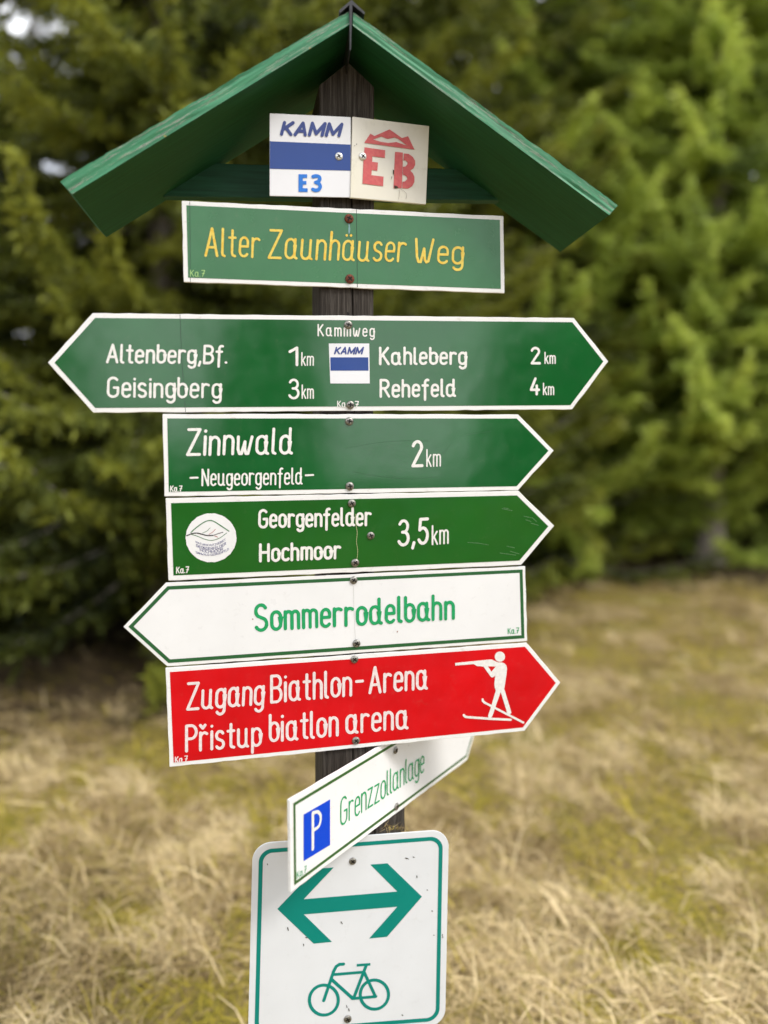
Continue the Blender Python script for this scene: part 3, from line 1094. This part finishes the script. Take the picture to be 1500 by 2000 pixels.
# --- trail plate with the blue band
P = sign_plane(655, 305, 0.006, R(8.0))
P.root('trail_plate', 'square glossy white plate with blue band reading KAMM E3 under the roof', 'sign', 'small plates under the roof')
out = [P.loc(p) for p in ((526.6, 221), (685, 228.6), (685.5, 385.8), (526.6, 382.6))]
slab('plate', out, 0.0022, 'plate_white', P.r, 0.0, 0.0008)
Flat(P, 0.0004).poly_px([(527.2, 276), (684.6, 282.5), (684.8, 333.5), (527, 329.8)]).build('blue_band', 'blue_film', P.r)
f = Flat(P, LET)
f.text('KAMM', (545.5, 265.5), (664, 268.6), (553, 236.5), 6.8, 0.20, wob=0.0)
f.build('lettering', 'blue_letter', P.r)
z1 = z(2.143, 80, 0)
f = Flat(P, LET)
f.poly_px(z1((1078, 730), (1114, 730), (1114, 745), (1096, 745), (1096, 758), (1111, 758), (1111, 773), (1096, 773), (1096, 788), (1116, 789), (1116, 804), (1078, 803)))
f.line_px(z1((1139, 740), (1150, 737), (1163, 740), (1167, 750), (1160, 761), (1150, 764)), 7, smooth=4)
f.line_px(z1((1150, 764), (1163, 769), (1169, 781), (1163, 793), (1150, 797), (1138, 793)), 7, smooth=4)
f.build('route_number', 'bright_blue', P.r)
screw(P, (662, 305.6), 0.0072, 'bright', 0.0008)

# --- stencilled plate
P = sign_plane(700, 305, 0.009, R(19.0))
P.root('stencil_plate', 'cream wooden plate with faded red stencilled mountain and letters EB', 'sign', 'small plates under the roof')
out = [P.loc(p) for p in ((688.5, 227.5), (838.5, 246), (832, 399), (684.5, 386))]
slab('plate', out, 0.006, 'plate_cream', P.r, 0.0, 0.001)
z2 = z(8.824, 680, 220)
f = Flat(P, LET)
f.poly_px(z2((275, 522), (380, 365), (450, 405), (710, 292), (925, 440), (1030, 408), (1140, 640)),
          [z2((425, 465), (570, 415), (680, 455), (800, 430), (860, 455), (1020, 575), (830, 510), (690, 525), (560, 505))])
f.build('mountain_emblem', 'red_stencil', P.r)
f = Flat(P, LET)
f.poly_px(z2((280, 600), (635, 650), (630, 782), (415, 755), (412, 850), (512, 862), (500, 1005), (405, 990), (398, 1080), (608, 1105), (600, 1270), (245, 1225), (262, 830)))
f.poly_px(z2((805, 680), (940, 690), (935, 1000), (920, 1305), (780, 1300), (795, 900)))
f.poly_px(z2((958, 705), (1040, 715), (1110, 765), (1150, 830), (1152, 900), (1125, 960), (1065, 1000), (1110, 1045), (1140, 1110), (1138, 1200), (1100, 1270), (1030, 1312), (930, 1305), (932, 1190), (975, 1190), (1015, 1150), (1010, 1110), (975, 1080), (942, 1080), (942, 935), (985, 930), (1020, 890), (1020, 860), (985, 825), (950, 825)))
f.build('lettering', 'red_stencil', P.r)
Flat(P, LET + 0.0005).line_px(z2((875, 1330), (880, 1400), (865, 1500)), 0.5, smooth=3, wob=0.4).build('hairline_crack', 'bark', P.r)
Flat(P, LET + 0.0005).line_px(z2((900, 1320), (960, 1360), (1005, 1410), (990, 1490)), 0.5, smooth=3, wob=0.4).build('hairline_crack', 'bark', P.r)
Flat(P, LET + 0.0006).poly_px(z2((765, 985), (790, 1000), (785, 1075), (770, 1060))).build('flaked_spot', 'flake', P.r)
Flat(P, LET + 0.0006).poly_px(z2((740, 1110), (755, 1105), (742, 1165))).build('flaked_spot', 'flake', P.r)
Flat(P, LET + 0.0006).poly_px(z2((790, 1255), (845, 1275), (860, 1300), (795, 1312))).build('flaked_spot', 'flake', P.r)
Flat(P, LET + 0.0006).disc_px(z2((142, 550))[0], 1.0, 1.0, 8).build('flaked_spot', 'flake', P.r)
Flat(P, LET + 0.0006).disc_px(z2((108, 577))[0], 0.8, 0.8, 8).build('flaked_spot', 'flake', P.r)
screw(P, (708.5, 305.6), 0.0074, 'bright', 0.0008)

def big_sign(name, label, origin, outline, field_mat, border, board='board', thick=0.0055, rough=0.0006, stripe=None, plane=None, tilt=0.0):
    P = plane or sign_plane(*origin)
    if tilt:
        Q = P
        P = Plane(0, 0, 1, YAW, R(tilt))
        P.o = Q.o + Q.n * 0.003
    P.root(name, label, 'sign', SG)
    out = [P.loc(p) for p in outline]
    slab('board', out, thick, board, P.r, 0.0, 0.0009, rough)
    fld = inset(out, border)
    if stripe:
        s_in, s_w, s_mat = stripe
        a, b = inset(out, s_in), inset(out, s_in + s_w)
        Flat(P, 0.0004).poly(a, [b]).build('border_stripe', s_mat, P.r)
        Flat(P, 0.0003).poly(inset(b, 0.0002)).build('painted_field', field_mat, P.r)
    else:
        Flat(P, 0.0004).poly(fld).build('painted_field', field_mat, P.r)
    return P

def lettering(P, mat, *texts, name='lettering'):
    for t in texts:
        Flat(P, LET).text(*t[:5], **(t[5] if len(t) > 5 else {})).build(name, mat, P.r)

# --- road name sign
P = big_sign('name_sign', 'pale green rectangular sign with yellow lettering Alter Zaunhäuser Weg', (680, 480),
             ((355, 392), (983.5, 422), (985.5, 572.5), (359, 550.5)), 'field_pale', 0.0078)
lettering(P, 'yellow_letter', ('Alter', (399.5, 501.5), (508, 504.5), (401, 443.5), 5.2),
          ('Zaunhäuser', (522, 506), (792, 513.5), (526, 448), 5.2), ('Weg', (809, 515), (905, 517.5), (811, 465), 5.2))
lettering(P, 'pale_letter', ('Ka.7', (371, 540.5), (400, 541), (371.5, 527), 1.7))
Flat(P, 0.0007).line_px([(370.5, 394), (372, 551)], 0.8, cap=False).build('film_seam', 'seam', P.r)
Flat(P, 0.0007).line_px([(696, 409), (698, 561)], 0.9, cap=False).build('film_seam', 'seam', P.r)
f = Flat(P, 0.0007)
f.line_px([(681.5, 434), (682.3, 446), (681.8, 455)], 3.0, wob=0.2)
f.build('drip_mark', letter_paint('drip_blue_grey', (0.20, 0.36, 0.38)), P.r)
screw(P, (681.5, 427.5), 0.0086, 'rust'); screw(P, (683, 545), 0.0086, 'rust')

# --- double-ended destination sign
P = big_sign('double_arrow_sign', 'longest green sign pointed at both ends, topped by the word Kammweg', (680, 712),
             ((93.5, 708), (181, 611.5), (1121, 621), (1188, 706), (1117.5, 799.5), (182, 806)), 'field_green', 0.0084)
lettering(P, 'white_letter',
          ('Altenberg,Bf.', (207, 710), (443.5, 711.5), (208.5, 671), 5.3, dict(gap=.19)), ('1', (563, 715), (582, 715.6), (563, 676), 5.6),
          ('Kahleberg', (740, 713.5), (911.5, 713), (740, 677.5), 5.3), ('2', (1036, 712), (1056, 712), (1036, 677), 5.0),
          ('Geisingberg', (208.5, 777), (432.5, 778.5), (209, 735), 5.3), ('3', (563, 780.5), (585, 780.5), (563, 740), 5.0),
          ('Rehefeld', (741, 777.5), (891, 775.5), (741, 740.5), 5.3), ('4', (1034, 772.5), (1054, 772.5), (1034, 737), 5.2))
lettering(P, 'white_letter', ('km', (588, 715), (613, 715), (588.5, 687.5), 2.7), ('km', (1063, 711), (1085, 711), (1063, 687), 2.7),
          ('km', (589, 779), (613, 779), (589, 750.5), 2.7), ('km', (1060, 772), (1082, 772), (1060, 747.5), 2.7))
lettering(P, 'white_letter', ('Kammweg', (620, 657), (731.5, 658.5), (620, 632.5), 3.0, dict(gap=.30)))
lettering(P, 'white_letter', ('Ka', (658.5, 796), (675, 796), (658.5, 782.5), 1.9), ('7', (693, 796), (701, 796), (693, 783), 1.9))
em = Flat(P, LET).poly_px([(642, 671), (721, 671), (722, 749), (645, 749)]).build('trail_sticker', 'plate_white', P.r)
Flat(P, LET + 0.0003).poly_px([(645, 698), (719, 698), (719.5, 724), (645.5, 724)]).build('blue_band', 'blue_film', em)
f = Flat(P, LET + 0.0004)
f.text('KAMM', (652, 692.5), (707, 692.5), (656, 677.5), 3.2, 0.20, wob=0.0)
f.build('lettering', 'blue_letter', em)
Flat(P, 0.0007).line_px([(351.5, 613), (355, 700), (362.5, 805)], 0.8, cap=False).build('film_seam', 'seam', P.r)
screw(P, (680, 634.6), 0.0080); screw(P, (684, 791), 0.0080)

# --- Zinnwald
P = big_sign('arrow_sign', 'green arrow pointing right reading Zinnwald Neugeorgenfeld in white', (683, 885),
             ((317.5, 808.5), (1012, 809.5), (1081.5, 880), (1012, 957.5), (321, 969.5)), 'field_green', 0.0080, tilt=0.9)
lettering(P, 'white_letter', ('Zinnwald', (363.5, 891), (571.5, 888), (366, 836), 6.2))
lettering(P, 'white_letter', ('Neugeorgenfeld', (393.5, 950), (591, 946.5), (394, 915.5), 3.7))
Flat(P, LET).line_px([(372, 933.3), (386, 932.8)], 3.7).build('hyphen_mark', 'white_letter', P.r)
Flat(P, LET).line_px([(597, 928.3), (611.5, 927.6)], 3.7).build('hyphen_mark', 'white_letter', P.r)
lettering(P, 'white_letter', ('2', (803, 913), (827, 912), (804, 859.5), 6.2))
lettering(P, 'white_letter', ('km', (832.5, 912.3), (861, 911.3), (832.5, 877), 3.0))
lettering(P, 'white_letter', ('Ka.7', (332, 961), (356, 960.5), (332.5, 948.5), 2.0))
for a in ([(672, 876), (760, 862), (838, 861)], [(840, 900), (868, 882), (880, 868)], [(690, 921), (740, 930), (800, 935), (850, 931)], [(905, 850), (960, 842)]):
    Flat(P, 0.0007).line_px(a, 0.5, smooth=4).build('scratch', 'stripe', P.r)
screw(P, (682, 823), 0.0080); screw(P, (683, 949.5), 0.0082)

# --- Georgenfelder Hochmoor
P = big_sign('arrow_sign', 'green arrow pointing right with round white leaf sticker, reading Georgenfelder Hochmoor', (690, 1040),
             ((323.5, 973), (1013, 958.5), (1082.5, 1027), (1018, 1103.5), (329, 1134)), 'field_grass', 0.0092, tilt=-1.0)
lettering(P, 'white_letter', ('Georgenfelder', (504, 1032.5), (725.5, 1027), (504, 994), 5.5), ('Hochmoor', (506, 1098.5), (666.5, 1092), (506, 1061), 5.8))
lettering(P, 'white_letter', ('3,5', (776, 1067.5), (837, 1063.5), (776.5, 1014), 6.0))
lettering(P, 'white_letter', ('km', (843, 1065), (876.5, 1062.5), (843, 1025.5), 3.6))
lettering(P, 'white_letter', ('Ka.7', (344, 1120.5), (369, 1119), (344.5, 1107), 2.1))
n_ = 44
rim = [(412.3 + (49.6 + 0.5 * math.sin(i * 2.9)) * math.cos(2 * math.pi * i / n_), 1050.2 + (47.8 + 0.5 * math.cos(i * 3.7)) * math.sin(2 * math.pi * i / n_)) for i in range(n_)]
em = Flat(P, LET).poly_px(rim).build('leaf_sticker', 'field_white', P.r)
z3 = z(11.54, 350, 990)
f = Flat(P, LET + 0.0003)
f.line_px(z3((265, 575), (380, 470), (560, 345), (680, 305), (780, 325), (950, 430), (1120, 545)), 2.0, smooth=6)
f.line_px(z3((280, 620), (400, 655), (560, 720), (700, 752), (820, 735), (930, 690), (1070, 585)), 1.2, smooth=6)
f.line_px(z3((530, 585), (620, 545), (700, 470)), 0.9, smooth=4)
f.build('leaf_outline', 'leaf_ink', em)
f = Flat(P, LET + 0.0005)
f.line_px(z3((170, 648), (290, 600), (420, 590), (620, 640), (760, 640)), 2.0, smooth=5)
f.line_px(z3((760, 640), (850, 610), (985, 568)), 1.2, smooth=5)
f.build('leaf_stem', 'ink', em)
f = Flat(P, LET + 0.0005)
f.line_px(z3((670, 620), (760, 560), (815, 500)), 1.0, smooth=4); f.line_px(z3((800, 650), (870, 680)), 1.0)
f.build('leaf_veins', 'red_ink', em)
f = Flat(P, LET + 0.0004, 1e-6)
for s_, a, b, c_, t_, w_ in (('NATURSCHUTZGEBIET', (380, 808), (1050, 752), (705, 880), (372, 762), 0.55),
                             ('GEORGENFELDER', (388, 895), (1062, 850), (705, 968), (378, 830), 0.75),
                             ('HOCHMOOR', (470, 995), (995, 975), (710, 1035), (462, 928), 0.75),
                             ('ZINNWALD-GEORGENFELD', (375, 1040), (1120, 965), (705, 1100), (366, 992), 0.55)):
    q = z3(a, b, c_, t_)
    f.text(s_, q[0], q[1], q[3], w_, 0.16, mid=q[2], wob=0.0)
f.build('lettering', 'violet_ink', em)
f = Flat(P, LET + 0.0004)
f.line_px([(694, 1004), (695, 1025), (697.5, 1040), (696, 1058), (698.5, 1075), (697, 1092)], 0.9, smooth=3, wob=0.3)
f.build('paint_crack', letter_paint('crack_pale', (0.45, 0.50, 0.25)), P.r)
f = Flat(P, 0.0007)
z6 = z(3.0, 640, 940)
for a in (((1020, 160), (1080, 172)), ((1150, 205), (1200, 215), (1225, 238)), ((1160, 225), (1190, 235)), ((820, 358), (880, 362), (940, 372)), ((1050, 380), (1095, 390)), ((1010, 420), (1100, 432)), ((1070, 410), (1120, 425)), ((1030, 155), (1060, 160)), ((1190, 245), (1235, 258))):
    Flat(P, 0.0007).line_px(z6(*a), 0.9, wob=0.4).build('scratch', 'scratch', P.r)
screw(P, (687, 983), 0.0078); screw(P, (693.5, 1099), 0.0080); screw(P, (724, 1046), 0.0075)

# --- Sommerrodelbahn
P = big_sign('arrow_sign', 'white arrow pointing left with dark green border, reading Sommerrodelbahn in green', (692, 1195),
             ((241, 1224.5), (324, 1138.5), (1026, 1106), (1030, 1252), (326.5, 1301.5)), 'field_white', 0.0, stripe=(0.0062, 0.0066, 'stripe'))
lettering(P, 'green_letter', ('Sommerrodelbahn', (497, 1235), (888, 1210.5), (496, 1180), 7.0, dict(wob=.04)))
lettering(P, 'green_letter', ('Ka.7', (991.5, 1238.5), (1013.5, 1237), (991.5, 1226.5), 1.5))
f = Flat(P, LET)
f.line_px([(690, 1144), (691, 1190), (694, 1250)], 0.5, cap=False)
f.build('film_seam', letter_paint('pale_seam', (0.55, 0.55, 0.52)), P.r)
spot = letter_paint('spot_brown', (0.35, 0.18, 0.14))
Flat(P, LET).disc_px((493.5, 1209), 1.5, 1.2, 8).build('paint_spot', spot, P.r)
Flat(P, LET).disc_px((776, 1233.5), 1.2, 1.6, 8).build('paint_spot', spot, P.r)
screw(P, (690.5, 1133), 0.0076); screw(P, (696, 1256.5), 0.0078)

# --- Biathlon
P = big_sign('arrow_sign', 'red arrow pointing right with white skiing rifleman and two lines of lettering', (693, 1370),
             ((323, 1305), (1028.5, 1255.5), (1094.5, 1333), (1024.5, 1427.5), (331, 1498)), 'field_red', 0.0078)
lettering(P, 'pink_letter', ('Zugang', (363, 1388), (516, 1377), (365, 1333), 6.0), ('Biathlon', (527.5, 1374), (688, 1359.5), (527.5, 1318), 6.0),
          ('Arena', (719.5, 1355.5), (836, 1347), (719.5, 1301), 6.0))
lettering(P, 'pink_letter', ('Přistup', (361, 1470), (511.5, 1457), (361, 1416), 6.0), ('biatlon', (524.5, 1450.5), (661.5, 1438), (524.5, 1395), 6.0),
          ('arena', (674.5, 1434), (797.5, 1424), (674.5, 1381), 6.0))
f = Flat(P, LET); f.line_px([(696, 1330.8), (708, 1329.8)], 5.5); f.build('hyphen_mark', 'pink_letter', P.r)
lettering(P, 'pink_letter', ('Ka.7', (341.5, 1490.5), (367, 1488), (341.5, 1477.5), 2.2))
zb = z(9.375, 880, 1260)
f = Flat(P, LET)
f.line_px(zb((240, 1278), (258, 1302), (290, 1314), (700, 1345), (1100, 1364)), 4.4)
f.line_px(zb((585, 990), (588, 1020), (625, 1052), (1330, 1415)), 4.0)
f.poly_px(zb((80, 325), (85, 372), (420, 345), (480, 380), (600, 390), (735, 580), (760, 590), (785, 580), (815, 560), (805, 650), (798, 700), (805, 770), (825, 830), (740, 1120), (685, 1285), (690, 1335), (745, 1335), (780, 1250), (860, 1010), (912, 865), (920, 870), (1020, 1190), (1030, 1240), (1075, 1275), (1110, 1240), (1100, 1190), (1050, 1030), (980, 800), (990, 740), (1020, 540), (1030, 430), (1020, 370), (985, 335), (940, 315), (860, 312), (755, 262), (700, 262)),
          [zb((685, 388), (825, 388), (745, 485))])
f.disc_px(zb((900, 210))[0], 10.0, 10.0)
f.build('biathlete_emblem', 'white_letter', P.r)
screw(P, (692, 1287.6), 0.0076); screw(P, (695, 1446), 0.0078)

# --- bicycle sign
PBK = Plane(684, 1800, D0 + 0.002, R(9.0))
PBK.root('bicycle_sign', 'rounded white cycle route sign with teal double arrow and bicycle at the bottom', 'sign', SG)
P = PBK
def rounded(corners, rad, n=8):
    out = []
    C = [Vector(c) for c in corners]
    for i in range(len(C)):
        a, b, c = C[i - 1], C[i], C[(i + 1) % len(C)]
        t0, t1 = (a - b).normalized(), (c - b).normalized()
        half = math.acos(max(-1, min(1, t0.dot(t1)))) / 2
        d = rad / math.tan(half)
        p0, p1 = b + t0 * d, b + t1 * d
        cen = b + (t0 + t1).normalized() * (rad / math.sin(half))
        for j in range(n + 1):
            q = p0.lerp(p1, j / n) - cen
            out.append(cen + q.normalized() * rad)
    return out
cor = [P.loc(p) for p in ((493.5, 1648), (877, 1620), (869.5, 2004), (484, 2034))]
slab('plate', rounded(cor, 0.036, 10), 0.003, 'reflective', P.r, 0.0, 0.0008)
bo, bi = rounded(inset(cor, 0.0125), 0.026, 10), rounded(inset(cor, 0.0205), 0.019, 10)
Flat(P, 0.0004).poly(bo, [bi]).build('border_stripe', 'teal', P.r)
z8 = z(3.0, 460, 1420)
f = Flat(P, 0.0005)
f.poly_px(z8((1092, 993), (888, 1228), (783, 1238), (948, 1052), (400, 1097), (565, 1258), (458, 1268), (245, 1065), (470, 830), (575, 822), (400, 1008), (948, 963), (790, 805), (890, 798)))
f.build('double_arrow', 'teal', P.r)
f = Flat(P, 0.0005)
f.ring_px((632.5, 1953), 28.2, 29.2, 6.0)
f.ring_px((731.2, 1942.3), 27.6, 28.4, 6.0)
f.line_px(z8((517, 1602), (575, 1430), (590, 1402), (608, 1390), (633, 1388)), 6.0)
f.line_px(z8((580, 1449), (748, 1435)), 5.6)
f.line_px(z8((563, 1478), (685, 1588)), 6.2)
f.line_px(z8((766, 1395), (692, 1588)), 6.0)
f.line_px(z8((710, 1395), (790, 1389)), 5.0, cap=False)
f.line_px(z8((752, 1432), (820, 1578)), 5.6)
f.line_px(z8((685, 1590), (822, 1578)), 5.6)
f.build('bicycle_emblem', 'teal', P.r)
f = Flat(P, 0.0009)
for a in (((305, 1172), (310, 1192)), ((398, 1270), (400, 1282)), ((993, 765), (1015, 772)), ((1040, 760), (1050, 763)), ((410, 1230), (418, 1233)), ((1212, 1215), (1214, 1232)), ((650, 1628), (653, 1640)), ((662, 1648), (666, 1662)), ((618, 1140), (626, 1152)), ((1062, 870), (1063, 882)), ((1150, 1075), (1153, 1078)), ((1122, 953), (1127, 956)), ((975, 1685), (980, 1688)), ((1160, 1217), (1165, 1219)), ((186, 800), (188, 806))):
    Flat(P, 0.0009).line_px(z8(*a), 1.4, wob=0.4).build('dirt_speck', 'flake', P.r)
screw(P, (688.7, 1681.7), 0.0074, 'zinc', 0.0006); screw(P, (679, 1990), 0.0080, 'zinc', 0.0006)

# --- parking sign on its wedge, turned away
GY = R(57)
PG = Plane(772, 1520, 1.535, GY)
P = big_sign('parking_sign', 'white sign turned sideways with blue P square, reading Grenzzollanlage in green', None,
             ((566, 1563), (905, 1362), (934, 1410), (912.5, 1484), (568, 1743.5)), 'field_white', 0.0, stripe=(0.0085, 0.0058, 'stripe_olive'), plane=PG, thick=0.006)
lettering(P, 'green_letter', ('Grenzzollanlage', (664, 1615), (828, 1507.5), (664, 1559), 2.9, dict(gap=.16)))
lettering(P, 'green_letter', ('Ka.7', (579, 1717), (598, 1703), (579, 1703), 1.3))
sq = Flat(P, LET).poly_px(z8((397, 512), (552, 423), (552, 690), (397, 785))).build('parking_square', 'p_blue', P.r)
f = Flat(P, LET + 0.0004)
f.line_px(z8((450, 503), (450, 712)), 5.6)
f.line_px(z8((450, 503), (478, 496), (494, 515), (495, 545), (484, 580), (452, 605)), 4.8, smooth=4)
f.build('letter_p', 'white_letter', sq)
screw(P, (771.5, 1465), 0.0075); screw(P, (773.5, 1575), 0.0075)

# wedge of wood on the right flank of the post that carries the turned sign
def wedge():
    a, b = PG.loc((741, 1500)).x, PG.loc((797, 1500)).x
    q = lambda x, back, zz: PG.o + PG.ex * x - PG.n * back + Vector((0, 0, zz - PG.o.z))
    zt = (PG.o.z + PG.loc((780, 1470)).y)
    zb_ = (PG.o.z + PG.loc((790, 1628)).y)
    post_inv = inv.inverted()
    V, F = [], []
    n, nz = 16, 14
    for k_ in range(nz):
        for i in range(n):
            zz = zb_ + (zt - zb_) * k_ / (nz - 1)
            if k_ == 0:
                zz += random.uniform(-0.006, 0.004)
            V.append(post_inv @ q(a + (b - a) * i / (n - 1), 0.0075 + abs(random.gauss(0, 0.0012)), zz))
    for k_ in range(nz - 1):
        for i in range(n - 1):
            s = k_ * n + i
            F.append((s, s + 1, s + n + 1, s + n))
    nf = len(V)
    for zz in (zb_, zt):
        V.append(post_inv @ q(b + 0.002, 0.02, zz)); V.append(post_inv @ q(b - 0.02, 0.075, zz)); V.append(post_inv @ q(a + 0.004, 0.05, zz))
    F.append(tuple(range(n)) + (nf, nf + 1, nf + 2))
    F.append(tuple(range((nz - 1) * n, nz * n))[::-1] + (nf + 5, nf + 4, nf + 3))
    F.append(tuple(k_ * n + n - 1 for k_ in range(nz)) + (nf + 3, nf))
    F.append(tuple(k_ * n for k_ in reversed(range(nz))) + (nf + 2, nf + 5))
    F.append((nf, nf + 3, nf + 4, nf + 1)); F.append((nf + 1, nf + 4, nf + 5, nf + 2))
    me = mesh_from('wedge_block', V, F)
    link('wedge_block', me, M['post'], signpost)
    # a wisp of dry moss caught on the lower rim
    VV, FF = [], []
    for _ in range(60):
        u_ = random.uniform(752, 795)
        p = PG.loc((u_, 1617))
        base = q(p.x, random.uniform(-0.004, 0.01), PG.o.z + p.y + random.uniform(-0.004, 0.004))
        d = Vector((random.gauss(0, 1), random.gauss(0, 0.5), random.gauss(-0.1, 0.6))).normalized() * random.uniform(0.006, 0.022)
        s = d.cross(Vector((0, 1, 0.3))).normalized() * 0.0006
        o_ = len(VV)
        VV += [post_inv @ (base - s), post_inv @ (base + s), post_inv @ (base + d)]
        FF.append((o_, o_ + 1, o_ + 2))
    me = mesh_from('dry_moss', VV, FF)
    at = me.attributes.new('tint', 'FLOAT', 'POINT')
    at.data.foreach_set('value', np.repeat(0.2 + 0.6 * rng.random(60), 3).astype(np.float32))
    link('dry_moss', me, M['grass'], signpost)
wedge()

# ------------------------------------------------------------------ the wood across the meadow behind the photographer (seen in the glossy paint)
def far_wood():
    g = np.random.default_rng(77)
    V = []
    tint = []
    for _ in range(190):
        az = R(g.uniform(-75, 95))
        deg = math.degrees(az)
        gap = (-1 < deg < 12.5) or (21 < deg < 34.5)
        dist = g.uniform(26, 40)
        h = g.uniform(7.5, 10.5) if not gap else (g.uniform(2.2, 3.4) if deg < 15 else g.uniform(0.9, 1.5))
        x, y = math.sin(az) * dist, -math.cos(az) * dist
        n = 700
        zz = h * (1 - np.sqrt(g.random(n)))
        rr = max(h * 0.17, 1.2) * (1 - zz / h) * np.sqrt(g.random(n)) + 0.1
        a = g.random(n) * 6.28
        c = np.stack([x + rr * np.cos(a), y + rr * np.sin(a), zz + 0.1], -1)
        d1, d2 = g.normal(0, 1, (n, 3)), g.normal(0, 1, (n, 3))
        s = 0.32
        V.append(np.stack([c + d1 * s, c - d1 * s * 0.4 + d2 * s, c - d2 * s], 1).reshape(-1, 3))
        tint.append(np.repeat(g.uniform(0, 0.5, n), 3))
    V = np.concatenate(V)
    me = mesh_np('far_wood', V, np.arange(len(V)).reshape(-1, 3))
    a = me.attributes.new('tint', 'FLOAT', 'POINT')
    a.data.foreach_set('value', np.concatenate(tint).astype(np.float32))
    o = link('far_wood', me, M['needles_far'])
    o['kind'] = 'stuff'
    o['label'] = 'line of conifers across the meadow mirrored in the glossy paint'
    o['category'] = 'wood'
far_wood()
